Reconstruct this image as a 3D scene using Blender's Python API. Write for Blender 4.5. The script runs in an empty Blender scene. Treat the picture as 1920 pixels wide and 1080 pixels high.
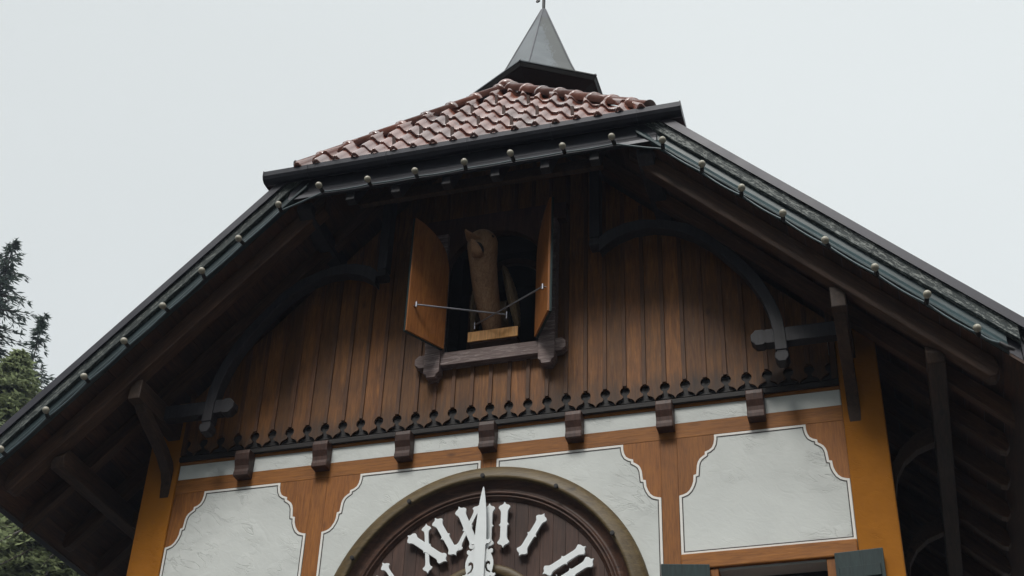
import bpy, math, random
from mathutils import Vector, Matrix, noise as mnoise
from mathutils.geometry import tessellate_polygon
R = math.radians
rnd = random.Random(7)
S = bpy.context.scene
COL = S.collection

# ------------------------------------------------------------------ camera
cam = bpy.data.objects.new('camera', bpy.data.cameras.new('camera'))
COL.objects.link(cam)
cam.data.sensor_width = 36.0
cam.data.lens = 50.127
cam.data.clip_start = 0.1
cam.data.clip_end = 3000
_m = Matrix(((0.9595322, 0.1360891, 0.2465312), (0.2797087, -0.5618679, -0.7785034), (0.0325722, 0.8159560, -0.5771956))).to_4x4()
_m.translation = (3.766175, -11.39507, -6.629972)
cam.matrix_world = _m
S.camera = cam
S.render.resolution_x, S.render.resolution_y = 1024, 576

# ------------------------------------------------------------------ exposure, sky, sun
S.view_settings.view_transform = 'Standard'
S.view_settings.look = 'None'
S.view_settings.gamma = 1
S.view_settings.exposure = 0.0
S.cycles.max_bounces = 6
S.cycles.diffuse_bounces = 1
SKY_TOP = 2.9
SUN_EL, SUN_AZ = 51, -7            # degrees; azimuth from straight in front of the gable, minus = from the left
w = bpy.data.worlds.new('World'); S.world = w; w.use_nodes = True
N = w.node_tree.nodes; L = w.node_tree.links; N.clear()
wout = N.new('ShaderNodeOutputWorld'); bg = N.new('ShaderNodeBackground')
sky = N.new('ShaderNodeTexSky'); sky.sky_type = 'NISHITA'; sky.sun_disc = False
sky.sun_elevation = R(SUN_EL); sky.sun_rotation = R(180 + SUN_AZ)
sky.air_density = 1.0; sky.dust_density = 4.0
hs = N.new('ShaderNodeHueSaturation'); hs.inputs['Saturation'].default_value = 0.12; hs.inputs['Value'].default_value = 0.012
L.new(sky.outputs[0], hs.inputs['Color'])
tc = N.new('ShaderNodeTexCoord'); sp = N.new('ShaderNodeSeparateXYZ'); L.new(tc.outputs['Generated'], sp.inputs[0])
def wmath(op, a, b, clamp=False):
    n = N.new('ShaderNodeMath'); n.operation = op; n.use_clamp = clamp
    for i, v in enumerate((a, b)):
        if isinstance(v, (int, float)): n.inputs[i].default_value = v
        else: L.new(v, n.inputs[i])
    return n.outputs[0]
# overcast: a bright layer overhead and in front of the gable, a duller one low and behind the house
def wrange(v, f0, f1, t0, t1):
    n = N.new('ShaderNodeMapRange'); n.interpolation_type = 'SMOOTHSTEP'; L.new(v, n.inputs[0])
    for i, q in enumerate((f0, f1, t0, t1)): n.inputs[i + 1].default_value = q
    return n.outputs[0]
back = wrange(sp.outputs['Y'], -0.1, 0.5, 0.0, 1.0)
low = wmath('ADD', 0.765, wmath('MULTIPLY', wmath('MAXIMUM', sp.outputs['Z'], 0.0), 0.06))
high = wrange(sp.outputs['Z'], 0.50, 0.84, 0.03, SKY_TOP)
lum = wmath('ADD', wmath('MULTIPLY', low, back), wmath('MULTIPLY', high, wmath('SUBTRACT', 1.0, back)))
lum = wmath('ADD', lum, wmath('MULTIPLY', wmath('MULTIPLY', sp.outputs['X'], 0.13), back))
cn = N.new('ShaderNodeTexNoise'); cn.inputs['Scale'].default_value = 2.2; cn.inputs['Detail'].default_value = 3
L.new(tc.outputs['Generated'], cn.inputs['Vector'])
lum = wmath('MULTIPLY', lum, wmath('ADD', 0.925, wmath('MULTIPLY', cn.outputs['Fac'], 0.15)))
cc = N.new('ShaderNodeMixRGB'); cc.blend_type = 'MULTIPLY'; cc.inputs[0].default_value = 1
cc.inputs[1].default_value = (0.955, 1.01, 1.012, 1)
L.new(lum, cc.inputs[2])
ad = N.new('ShaderNodeMixRGB'); ad.blend_type = 'ADD'; ad.inputs[0].default_value = 1
L.new(cc.outputs[0], ad.inputs[1]); L.new(hs.outputs[0], ad.inputs[2])
L.new(ad.outputs[0], bg.inputs['Color']); bg.inputs['Strength'].default_value = 1.0
L.new(bg.outputs[0], wout.inputs[0])
sun = bpy.data.objects.new('sun', bpy.data.lights.new('sun', 'SUN')); COL.objects.link(sun)
sun.data.energy = 2.0; sun.data.angle = R(17); sun.data.color = (1, 0.97, 0.92)
_d = Vector((math.sin(R(SUN_AZ)) * math.cos(R(SUN_EL)), -math.cos(R(SUN_AZ)) * math.cos(R(SUN_EL)), math.sin(R(SUN_EL))))
sun.rotation_euler = _d.to_track_quat('Z', 'Y').to_euler()
sun.location = _d * 60

# ------------------------------------------------------------------ materials
def base_mat(name, rough=0.6, metal=0.0, spec=0.5):
    m = bpy.data.materials.new(name); m.use_nodes = True
    nt = m.node_tree; b = nt.nodes['Principled BSDF']
    b.inputs['Roughness'].default_value = rough; b.inputs['Metallic'].default_value = metal
    b.inputs['Specular IOR Level'].default_value = spec
    return m, nt, b
def node(nt, t, **kw):
    n = nt.nodes.new(t)
    for k, v in kw.items():
        if k in n.inputs: n.inputs[k].default_value = v
        else: setattr(n, k, v)
    return n
def coords(nt, scale=(1, 1, 1), rot=(0, 0, 0)):
    t = node(nt, 'ShaderNodeTexCoord'); oi = node(nt, 'ShaderNodeObjectInfo')
    off = node(nt, 'ShaderNodeMath', operation='MULTIPLY'); nt.links.new(oi.outputs['Random'], off.inputs[0]); off.inputs[1].default_value = 37.0
    ad_ = node(nt, 'ShaderNodeVectorMath', operation='ADD')
    nt.links.new(t.outputs['Object'], ad_.inputs[0]); nt.links.new(off.outputs[0], ad_.inputs[1])
    mp = node(nt, 'ShaderNodeMapping', vector_type='TEXTURE'); mp.inputs['Scale'].default_value = tuple(1 / q for q in scale); mp.inputs['Rotation'].default_value = rot
    nt.links.new(ad_.outputs[0], mp.inputs['Vector'])
    return mp.outputs[0]
def ramp(nt, fac, stops):
    r = node(nt, 'ShaderNodeValToRGB'); nt.links.new(fac, r.inputs[0])
    e = r.color_ramp.elements
    while len(e) < len(stops): e.new(0.5)
    for el, (p, c) in zip(e, stops): el.position = p; el.color = (*c, 1) if len(c) == 3 else c
    return r.outputs[0]
def mix(nt, typ, fac, a, b):
    n = node(nt, 'ShaderNodeMixRGB', blend_type=typ)
    for i, v in enumerate((fac, a, b)):
        if isinstance(v, (int, float)): n.inputs[i].default_value = v
        elif isinstance(v, tuple): n.inputs[i].default_value = (*v, 1)
        else: nt.links.new(v, n.inputs[i])
    return n.outputs[0]
def bump(nt, b, h, strength, dist=0.02):
    n = node(nt, 'ShaderNodeBump'); n.inputs['Strength'].default_value = strength; n.inputs['Distance'].default_value = dist
    nt.links.new(h, n.inputs['Height']); nt.links.new(n.outputs[0], b.inputs['Normal'])
def noise(nt, vec, scale, detail=4, dist=0.0, rough=0.55):
    n = node(nt, 'ShaderNodeTexNoise'); n.inputs['Scale'].default_value = scale; n.inputs['Detail'].default_value = detail
    n.inputs['Distortion'].default_value = dist; n.inputs['Roughness'].default_value = rough
    nt.links.new(vec, n.inputs['Vector']); return n.outputs['Fac']
GR = {'z': (9, 9, 0.7), 'x': (0.7, 9, 9), 'y': (9, 0.7, 9)}
def wood(name, dark, light, axis='z', rot=0.0, rough=0.6, spec=0.35, var=0.35, wear=None, wear_amt=0.5, stain=0.45, knots=0.6, bmp=0.25, wth=(0.56, 0.72), wsc=5.5, grime=False, wmap=None):
    m, nt, b = base_mat(name, rough, 0, spec)
    v = coords(nt, GR[axis], (0, rot, 0)); v1 = coords(nt, (1, 1, 1), (0, rot, 0))
    g = noise(nt, v, 2.4, 7, 1.2, 0.62)
    col = ramp(nt, g, [(0.28, dark), (0.72, light)])
    f = noise(nt, v, 11, 3, 0.3)
    col = mix(nt, 'MULTIPLY', 0.55, col, ramp(nt, f, [(0.35, (0.55, 0.52, 0.5)), (0.6, (1.05, 1.05, 1.05))]))
    st = noise(nt, v1, 1.7, 5, 0.6)
    col = mix(nt, 'MULTIPLY', stain, col, ramp(nt, st, [(0.35, (0.5, 0.47, 0.46)), (0.62, (1.08, 1.08, 1.08))]))
    vo = node(nt, 'ShaderNodeTexVoronoi'); vo.inputs['Scale'].default_value = 1.1
    mp = coords(nt, {'z': (3.5, 3.5, 1.6), 'x': (1.6, 3.5, 3.5), 'y': (3.5, 1.6, 3.5)}[axis], (0, rot, 0)); nt.links.new(mp, vo.inputs['Vector'])
    col = mix(nt, 'MULTIPLY', knots, col, ramp(nt, vo.outputs['Distance'], [(0.05, (0.25, 0.2, 0.18)), (0.12, (1, 1, 1))]))
    if wear:
        wn = noise(nt, v if wsc < 10 else coords(nt, (5, 14, 14), (0, rot, 0)), wsc if wsc < 10 else 3.0, 8, 1.0, 0.75)
        if wsc > 10: wn = mix(nt, 'OVERLAY', 0.8, wn, noise(nt, v, 6, 6, 1.0, 0.7))
        col = mix(nt, 'MIX', ramp(nt, wn, [(wth[0], (0, 0, 0)), (wth[1], (wear_amt,) * 3)]), col, wear)
    if grime:       # black water stains creeping up the foot of the boards in uneven tongues
        tcx = node(nt, 'ShaderNodeTexCoord'); sx = node(nt, 'ShaderNodeSeparateXYZ'); nt.links.new(tcx.outputs['Object'], sx.inputs[0])
        gn = noise(nt, coords(nt, (7, 7, 1.2)), 2.0, 6, 0.5, 0.7)
        gh = node(nt, 'ShaderNodeMath', operation='MULTIPLY_ADD'); nt.links.new(gn, gh.inputs[0]); gh.inputs[1].default_value = -0.75; nt.links.new(sx.outputs['Z'], gh.inputs[2])
        gf = node(nt, 'ShaderNodeMapRange'); nt.links.new(gh.outputs[0], gf.inputs[0]); gf.inputs[1].default_value = -0.06; gf.inputs[2].default_value = 0.16; gf.inputs[3].default_value = 0.62; gf.inputs[4].default_value = 0.0
        col = mix(nt, 'MIX', gf.outputs[0], col, (0.045, 0.032, 0.024))
    geo = node(nt, 'ShaderNodeNewGeometry'); oi = node(nt, 'ShaderNodeObjectInfo')
    s = node(nt, 'ShaderNodeMath', operation='ADD'); nt.links.new(geo.outputs['Random Per Island'], s.inputs[0]); nt.links.new(oi.outputs['Random'], s.inputs[1])
    fr = node(nt, 'ShaderNodeMath', operation='FRACT'); nt.links.new(s.outputs[0], fr.inputs[0])
    col = mix(nt, 'MULTIPLY', 1.0, col, ramp(nt, fr.outputs[0], [(0, (1 - var, 1 - var * 1.05, 1 - var * 1.1)), (0.5, (1, 0.98, 0.95)), (1, (1 + var * 0.5, 1 + var * 0.3, 1 + var * 0.2))]))
    nt.links.new(col, b.inputs['Base Color'])
    bump(nt, b, g, bmp, 0.012)
    return m
def plain(name, c, rough=0.5, metal=0.0, amt=0.25, scale=6, bmp=0.06, spec=0.5):
    m, nt, b = base_mat(name, rough, metal, spec)
    v = coords(nt); n = noise(nt, v, scale, 6, 0.4, 0.65)
    lo = tuple(x * (1 - amt) for x in c); hi = tuple(min(1, x * (1 + amt)) for x in c)
    nt.links.new(ramp(nt, n, [(0.3, lo), (0.7, hi)]), b.inputs['Base Color'])
    rr = node(nt, 'ShaderNodeMapRange'); nt.links.new(n, rr.inputs[0]); rr.inputs[3].default_value = max(0.05, rough - 0.12); rr.inputs[4].default_value = rough + 0.15
    nt.links.new(rr.outputs[0], b.inputs['Roughness'])
    bump(nt, b, n, bmp, 0.02)
    return m
def plaster(name, c, tint, amt=0.12, bmp=0.5):
    m, nt, b = base_mat(name, 0.85, 0, 0.2)
    v = coords(nt); n1 = noise(nt, v, 1.6, 6, 0.5); n2 = noise(nt, v, 26, 5, 0.2, 0.6)
    vr = coords(nt, (1, 1, 1.7), (0, 0.6, 0)); n3 = noise(nt, vr, 7.5, 4, 1.6, 0.5)
    col = ramp(nt, n1, [(0.3, tuple(x * (1 - amt) for x in c)), (0.62, c)])
    col = mix(nt, 'MIX', ramp(nt, n3, [(0.6, (0, 0, 0)), (0.8, (0.25,) * 3)]), col, tint)
    nt.links.new(col, b.inputs['Base Color'])
    # trowel strokes: a few long shallow ridges, mostly smooth between, plus fine grain
    vr2 = coords(nt, (0.9, 1, 2.4), (0, 0.5, 0)); n4 = noise(nt, vr2, 3.2, 6, 1.3, 0.55); msk = noise(nt, v, 2.3, 2, 0.0)
    r1 = node(nt, 'ShaderNodeMath', operation='SUBTRACT'); nt.links.new(n4, r1.inputs[0]); r1.inputs[1].default_value = 0.5
    r2 = node(nt, 'ShaderNodeMath', operation='ABSOLUTE'); nt.links.new(r1.outputs[0], r2.inputs[0])
    r3 = node(nt, 'ShaderNodeMath', operation='MINIMUM'); nt.links.new(r2.outputs[0], r3.inputs[0]); r3.inputs[1].default_value = 0.022
    mk = node(nt, 'ShaderNodeMapRange'); nt.links.new(msk, mk.inputs[0]); mk.inputs[1].default_value = 0.48; mk.inputs[2].default_value = 0.62; mk.inputs[3].default_value = 0.0; mk.inputs[4].default_value = 40.0
    s = node(nt, 'ShaderNodeMath', operation='MULTIPLY_ADD'); nt.links.new(n2, s.inputs[0]); s.inputs[1].default_value = 0.22; 
    s3 = node(nt, 'ShaderNodeMath', operation='MULTIPLY'); nt.links.new(n3, s3.inputs[0]); s3.inputs[1].default_value = 0.4; nt.links.new(s3.outputs[0], s.inputs[2])
    r4 = node(nt, 'ShaderNodeMath', operation='MULTIPLY_ADD'); nt.links.new(r3.outputs[0], r4.inputs[0]); nt.links.new(mk.outputs[0], r4.inputs[1])
    nt.links.new(s.outputs[0], r4.inputs[2])
    bump(nt, b, r4.outputs[0], bmp, 0.012)
    return m

M = {}
M['plaster'] = plaster('white lime plaster', (0.70, 0.715, 0.685), (0.60, 0.615, 0.585))
M['border'] = plain('cream painted border', (0.83, 0.80, 0.75), 0.7, 0, 0.06)
M['line'] = plain('dark painted line', (0.06, 0.05, 0.045), 0.7)
M['yellow'] = plaster('ochre painted post', (0.41, 0.152, 0.014), (0.27, 0.095, 0.016), 0.3, 0.4)
M['timber_x'] = wood('orange brown timber lying', (0.25, 0.088, 0.013), (0.40, 0.152, 0.024), 'x', var=0.12, stain=0.3)
M['timber_z'] = wood('orange brown timber upright', (0.24, 0.082, 0.013), (0.37, 0.138, 0.022), 'z', var=0.16, stain=0.3)
M['clad'] = wood('weathered larch boards', (0.115, 0.040, 0.009), (0.29, 0.122, 0.027), 'z', var=0.45, grime=True, wear=(0.24, 0.175, 0.12), wear_amt=0.5, stain=0.6)
M['batten'] = wood('dark brown battens', (0.085, 0.034, 0.012), (0.19, 0.08, 0.028), 'z', var=0.3, grime=True)
M['black_wood'] = wood('dark stained wood and shadow backing', (0.009, 0.007, 0.007), (0.02, 0.016, 0.014), 'x')
M['corbel'] = wood('dark red brown corbel', (0.045, 0.02, 0.014), (0.10, 0.047, 0.032), 'z', rough=0.5, var=0.2)
M['grey_beam'] = wood('grey brown weathered beam', (0.016, 0.015, 0.018), (0.036, 0.033, 0.038), 'z', var=0.15, stain=0.3)
M['sill'] = wood('worn purple brown sill beam', (0.12, 0.08, 0.074), (0.24, 0.175, 0.165), 'x', var=0.1, wear=(0.42, 0.35, 0.34), wear_amt=0.8, wth=(0.5, 0.65))
M['rafter'] = wood('brown rafter', (0.05, 0.024, 0.013), (0.13, 0.062, 0.032), 'x', rot=R(44.7), var=0.2, wear=(0.28, 0.2, 0.14), wear_amt=0.35)
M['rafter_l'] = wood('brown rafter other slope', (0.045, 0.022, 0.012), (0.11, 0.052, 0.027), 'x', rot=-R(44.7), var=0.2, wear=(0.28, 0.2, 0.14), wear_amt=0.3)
M['soffit'] = wood('brown soffit boards', (0.04, 0.018, 0.011), (0.10, 0.044, 0.023), 'y', var=0.35)
M['purlin'] = wood('brown purlin', (0.04, 0.022, 0.013), (0.09, 0.05, 0.03), 'y', var=0.15)
M['ply'] = wood('orange door boards', (0.30, 0.105, 0.03), (0.46, 0.185, 0.052), 'z', var=0.08, stain=0.35, rough=0.45)
M['boxwood'] = wood('pale yellow box board', (0.66, 0.30, 0.075), (0.88, 0.46, 0.14), 'z', var=0.06, stain=0.5, rough=0.45)
M['green'] = wood('dark green shutter paint', (0.010, 0.026, 0.027), (0.022, 0.048, 0.048), 'z', rough=0.5, var=0.1)
M['teal'] = wood('dark teal barge board', (0.03, 0.055, 0.062), (0.06, 0.10, 0.11), 'x', rough=0.4, rot=R(44.7), var=0.1, wear=(0.22, 0.26, 0.26), wear_amt=0.3)  # lighter right-hand copy, sky light on the moulding put into the colour
M['flake'] = wood('flaking grey barge board', (0.025, 0.036, 0.038), (0.055, 0.07, 0.068), 'x', rot=R(44.7), wear=(0.34, 0.36, 0.34), wear_amt=0.9, wth=(0.5, 0.62), wsc=16, var=0.1, rough=0.65)
M['teal_l'] = wood('dark teal barge board shaded left', (0.018, 0.033, 0.038), (0.04, 0.066, 0.072), 'x', rough=0.42, rot=-R(44.7), var=0.1, wear=(0.22, 0.26, 0.26), wear_amt=0.35)  # same board with the shade of the left verge put into the colour
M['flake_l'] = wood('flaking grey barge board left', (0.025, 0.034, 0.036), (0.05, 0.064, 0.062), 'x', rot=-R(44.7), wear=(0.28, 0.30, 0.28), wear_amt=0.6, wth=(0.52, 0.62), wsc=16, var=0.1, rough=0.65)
M['cap'] = plain('dark sheet metal capping', (0.035, 0.033, 0.042), 0.42, 0.2, 0.25, 3)
M['gutter'] = plain('dark bronze gutter', (0.020, 0.020, 0.027), 0.42, 0.3, 0.3, 4)
M['tile'] = None
M['rim'] = wood('olive brown clock rim', (0.085, 0.056, 0.023), (0.18, 0.125, 0.052), 'x', var=0.08, stain=0.5, rough=0.5)
M['ring'] = wood('red brown clock moulding', (0.042, 0.019, 0.012), (0.115, 0.052, 0.03), 'x', var=0.05, stain=0.6, rough=0.5)
M['dial'] = wood('dark brown dial boards', (0.05, 0.023, 0.015), (0.105, 0.052, 0.036), 'z', var=0.34, stain=0.5)
M['white'] = plain('white painted metal', (0.78, 0.80, 0.80), 0.5, 0, 0.04, 5, 0.02)
M['iron'] = plain('black iron', (0.02, 0.018, 0.018), 0.5, 0.4)
M['steel'] = plain('dull steel rod', (0.30, 0.30, 0.33), 0.35, 0.9)
M['bird'] = wood('carved pale wood bird', (0.23, 0.122, 0.064), (0.43, 0.26, 0.145), 'z', var=0.05, stain=0.4)
M['wing'] = wood('carved wing', (0.20, 0.14, 0.08), (0.40, 0.29, 0.17), 'z', var=0.1)
M['bulb'] = plain('frosted weathered bulb', (0.36, 0.33, 0.26), 0.35, 0, 0.2, 20)
M['cable'] = plain('grey green cable', (0.07, 0.10, 0.11), 0.35)
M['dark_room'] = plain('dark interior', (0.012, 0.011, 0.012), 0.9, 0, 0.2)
M['glass'] = plain('dark window glass', (0.01, 0.012, 0.014), 0.06, 0, 0.1)
M['stone'] = plain('grey stone plinth', (0.25, 0.24, 0.22), 0.85, 0, 0.3)

def tile_mat():
    m, nt, b = base_mat('glazed red brown roof tile', 0.25, 0, 0.9)
    v = coords(nt); n = noise(nt, v, 5, 6, 0.5, 0.6)
    col = ramp(nt, n, [(0.3, (0.12, 0.036, 0.022)), (0.55, (0.20, 0.07, 0.045)), (0.75, (0.25, 0.105, 0.072))])
    geo = node(nt, 'ShaderNodeNewGeometry')
    col = mix(nt, 'MULTIPLY', 1, col, ramp(nt, geo.outputs['Random Per Island'], [(0, (0.62, 0.6, 0.6)), (0.6, (1, 1, 1)), (1, (1.15, 1.12, 1.1))]))
    n2 = noise(nt, v, 14, 5, 0, 0.7)
    col = mix(nt, 'MIX', ramp(nt, n2, [(0.6, (0, 0, 0)), (0.8, (0.4,) * 3)]), col, (0.10, 0.075, 0.06))
    nt.links.new(col, b.inputs['Base Color'])
    rr = node(nt, 'ShaderNodeMapRange'); nt.links.new(n, rr.inputs[0]); rr.inputs[3].default_value = 0.12; rr.inputs[4].default_value = 0.34
    nt.links.new(rr.outputs[0], b.inputs['Roughness'])
    bump(nt, b, n, 0.08, 0.02)
    return m
M['tile'] = tile_mat()
M['hook'] = plain('brown snow hook', (0.11, 0.07, 0.058), 0.45, 0.2)
def zinc_mat():
    m, nt, b = base_mat('zinc sheet', 0.45, 0.3, 0.4)
    v = coords(nt); n = noise(nt, v, 3, 5, 0.5); n2 = noise(nt, coords(nt, (3, 3, 1)), 6, 7, 1.0, 0.7)
    col = ramp(nt, n, [(0.3, (0.062, 0.068, 0.074)), (0.7, (0.105, 0.115, 0.123))])
    # a patch of worn paint along the right arris
    t = node(nt, 'ShaderNodeTexCoord'); s = node(nt, 'ShaderNodeSeparateXYZ'); nt.links.new(t.outputs['Object'], s.inputs[0])
    a = node(nt, 'ShaderNodeMath', operation='ADD'); nt.links.new(s.outputs['X'], a.inputs[0])
    k = node(nt, 'ShaderNodeMath', operation='MULTIPLY'); nt.links.new(s.outputs['Z'], k.inputs[0]); k.inputs[1].default_value = 0.25; nt.links.new(k.outputs[0], a.inputs[1])
    a2 = node(nt, 'ShaderNodeMath', operation='MULTIPLY_ADD'); nt.links.new(n2, a2.inputs[0]); a2.inputs[1].default_value = 0.45; nt.links.new(a.outputs[0], a2.inputs[2])
    pf = ramp(nt, a2.outputs[0], [(0.995, (0, 0, 0)), (1.0, (0.85,) * 3)])
    ps = node(nt, 'ShaderNodeMath', operation='MULTIPLY'); nt.links.new(a2.outputs[0], ps.inputs[0]); ps.inputs[1].default_value = 0.5
    pf = ramp(nt, ps.outputs[0], [(0.985, (0, 0, 0)), (1.0, (0.85,) * 3)])
    col = mix(nt, 'MIX', pf, col, (0.042, 0.041, 0.036))
    nt.links.new(col, b.inputs['Base Color'])
    bump(nt, b, n, 0.05, 0.05)
    return m
M['zinc'] = zinc_mat()
def leaf_mat(name, dark, light):
    m, nt, b = base_mat(name, 0.65, 0, 0.25)
    geo = node(nt, 'ShaderNodeNewGeometry')
    v = coords(nt); n = noise(nt, v, 0.9, 3)
    col = ramp(nt, geo.outputs['Random Per Island'], [(0, dark), (0.7, light), (1, tuple(x * 1.35 for x in light))])
    col = mix(nt, 'MULTIPLY', 0.5, col, ramp(nt, n, [(0.3, (0.5, 0.5, 0.5)), (0.7, (1.2, 1.2, 1.2))]))
    nt.links.new(col, b.inputs['Base Color'])
    tl = node(nt, 'ShaderNodeBsdfTranslucent'); nt.links.new(col, tl.inputs['Color']); mx = node(nt, 'ShaderNodeMixShader'); mx.inputs[0].default_value = 0.5
    out = [n for n in nt.nodes if n.type == 'OUTPUT_MATERIAL'][0]
    nt.links.new(b.outputs[0], mx.inputs[1]); nt.links.new(tl.outputs[0], mx.inputs[2]); nt.links.new(mx.outputs[0], out.inputs['Surface'])
    return m
M['needle_dark'] = leaf_mat('dark spruce needles', (0.034, 0.050, 0.043), (0.085, 0.11, 0.088))
M['needle_olive'] = leaf_mat('olive fir needles', (0.11, 0.135, 0.065), (0.25, 0.285, 0.145))
M['bark'] = wood('grey bark', (0.03, 0.024, 0.02), (0.08, 0.065, 0.055), 'z', knots=0.2)

# ------------------------------------------------------------------ mesh helpers
class MB:
    def __init__(self): self.v = []; self.f = []; self.sm = []
    def add(self, vs, fs, smooth=False):
        o = len(self.v); self.v += [tuple(p) for p in vs]
        for f in fs: self.f.append(tuple(i + o for i in f)); self.sm.append(smooth)
    def box(self, x0, x1, y0, y1, z0, z1):
        self.add([(x0, y0, z0), (x1, y0, z0), (x1, y1, z0), (x0, y1, z0), (x0, y0, z1), (x1, y0, z1), (x1, y1, z1), (x0, y1, z1)],
                 [(0, 3, 2, 1), (4, 5, 6, 7), (0, 1, 5, 4), (1, 2, 6, 5), (2, 3, 7, 6), (3, 0, 4, 7)])
    def prism(self, loops, to3, d0, d1):
        """loops: outer polygon (plus holes) in 2D; to3(a, b, d) places it; d0, d1 the two depths"""
        if not isinstance(loops[0][0], (tuple, list)): loops = [loops]
        flat = [p for lp in loops for p in lp]; n = len(flat)
        tris = tessellate_polygon([[Vector((a, b, 0)) for a, b in lp] for lp in loops])
        vs = [to3(a, b, d0) for a, b in flat] + [to3(a, b, d1) for a, b in flat]
        fs = [tuple(t) for t in tris] + [tuple(i + n for i in reversed(t)) for t in tris]
        o = 0
        for lp in loops:
            k = len(lp)
            for i in range(k):
                a, b = o + i, o + (i + 1) % k
                fs.append((a, b, b + n, a + n))
            o += k
        self.add(vs, fs)
    def beam(self, p0, p1, w, h, upv=(0, 0, 1)):
        p0, p1 = Vector(p0), Vector(p1); d = (p1 - p0).normalized(); s = d.cross(Vector(upv)).normalized(); u = s.cross(d)
        vs = []
        for p in (p0, p1):
            for a, b in ((-1, -1), (1, -1), (1, 1), (-1, 1)): vs.append(p + s * a * w / 2 + u * b * h / 2)
        self.add(vs, [(3, 2, 1, 0), (4, 5, 6, 7), (0, 1, 5, 4), (1, 2, 6, 5), (2, 3, 7, 6), (3, 0, 4, 7)])
    def tube(self, pts, r, n=8, caps=True):
        pts = [Vector(p) for p in pts]; rs = r if isinstance(r, (list, tuple)) else [r] * len(pts)
        vs = []; ref = None
        for i, p in enumerate(pts):
            d = (pts[min(i + 1, len(pts) - 1)] - pts[max(i - 1, 0)]).normalized()
            if ref is None: ref = d.orthogonal().normalized()
            a = (ref - d * ref.dot(d)).normalized(); b = d.cross(a); ref = a
            for k in range(n):
                t = 2 * math.pi * k / n; vs.append(p + (a * math.cos(t) + b * math.sin(t)) * rs[i])
        fs = [(i * n + k, i * n + (k + 1) % n, (i + 1) * n + (k + 1) % n, (i + 1) * n + k) for i in range(len(pts) - 1) for k in range(n)]
        self.add(vs, fs, True)
        if caps:
            self.add(vs[:n], [tuple(reversed(range(n)))]); self.add(vs[-n:], [tuple(range(n))])
    def lathe_y(self, prof, cx, cz, n=128, close=False):
        """prof: (radius, y) pairs revolved about the y axis through (cx, cz)"""
        vs = []
        for k in range(n):
            t = 2 * math.pi * k / n
            for r, y in prof: vs.append((cx + r * math.sin(t), y, cz + r * math.cos(t)))
        m = len(prof)
        fs = [(k * m + i, ((k + 1) % n) * m + i, ((k + 1) % n) * m + i + 1, k * m + i + 1) for k in range(n) for i in range(m - 1)]
        self.add(vs, fs, True)
    def ball(self, c, r, n=12, sq=(1, 1, 1)):
        c = Vector(c); vs = []; fs = []
        for i in range(n + 1):
            a = math.pi * i / n
            for k in range(n * 2):
                b = math.pi * k / n
                vs.append(c + Vector((r * sq[0] * math.sin(a) * math.cos(b), r * sq[1] * math.sin(a) * math.sin(b), r * sq[2] * math.cos(a))))
        m = n * 2
        for i in range(n):
            for k in range(m): fs.append((i * m + k, (i + 1) * m + k, (i + 1) * m + (k + 1) % m, i * m + (k + 1) % m))
        self.add(vs, fs, True)
    def build(self, name, mat, parent=None, bevel=0.0, fix=True):
        me = bpy.data.meshes.new(name); me.from_pydata(self.v, [], self.f)
        me.polygons.foreach_set('use_smooth', self.sm)
        if fix:
            import bmesh
            bm = bmesh.new(); bm.from_mesh(me); bmesh.ops.recalc_face_normals(bm, faces=bm.faces); bm.to_mesh(me); bm.free()
        me.materials.append(mat); me.update()
        o = bpy.data.objects.new(name, me); COL.objects.link(o)
        if parent is not None: adopt(o, parent)
        if bevel:
            b = o.modifiers.new('bevel', 'BEVEL'); b.width = bevel; b.segments = 2; b.limit_method = 'ANGLE'; b.angle_limit = R(40)
        return o
def world_loc(o):
    m = Vector(o.location)
    return m if o.parent is None else m + world_loc(o.parent) + o.matrix_parent_inverse.translation
def adopt(o, parent):
    o.parent = parent; o.matrix_parent_inverse = Matrix.Translation(-world_loc(parent))
def tag(o, label, cat, group=None, kind=None):
    o['label'] = label; o['category'] = cat
    if group: o['group'] = group
    if kind: o['kind'] = kind
    return o
def empty(name, loc):
    o = bpy.data.objects.new(name, None); COL.objects.link(o); o.location = loc; o.empty_display_size = 0.3
    return o
def part(name, mat, parent, *boxes, bevel=0.006):
    m = MB()
    for b in boxes: m.box(*b)
    return m.build(name, mat, parent, bevel)
def copy_part(o, loc, parent):
    c = o.copy(); COL.objects.link(c); c.parent = parent; c.matrix_parent_inverse = o.matrix_parent_inverse.copy()
    c.location = Vector(o.location) + Vector(loc)
    return c
XZ = lambda a, b, d: (a, d, b)          # polygon drawn on the gable, d = depth y
YZ = lambda a, b, d: (d, a, b)          # polygon drawn side-on, d = x
def ribbon(pts, w):
    """offset closed polygon inwards by w (pts counter-clockwise or clockwise, simple mitre)"""
    n = len(pts); area = sum(pts[i][0] * pts[(i + 1) % n][1] - pts[(i + 1) % n][0] * pts[i][1] for i in range(n)); sg = 1 if area > 0 else -1
    out = []
    for i in range(n):
        p0, p, p1 = Vector(pts[i - 1]), Vector(pts[i]), Vector(pts[(i + 1) % n])
        d0 = (p - p0).normalized(); d1 = (p1 - p).normalized()
        n0 = Vector((-d0.y, d0.x)) * sg; n1 = Vector((-d1.y, d1.x)) * sg
        m = (n0 + n1)
        m = n0 if m.length < 1e-4 else m / max(0.45, m.dot(n0) if m.dot(n0) > 0 else 0.45)
        q = p + m * w; out.append((q.x, q.y))
    return out

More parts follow.
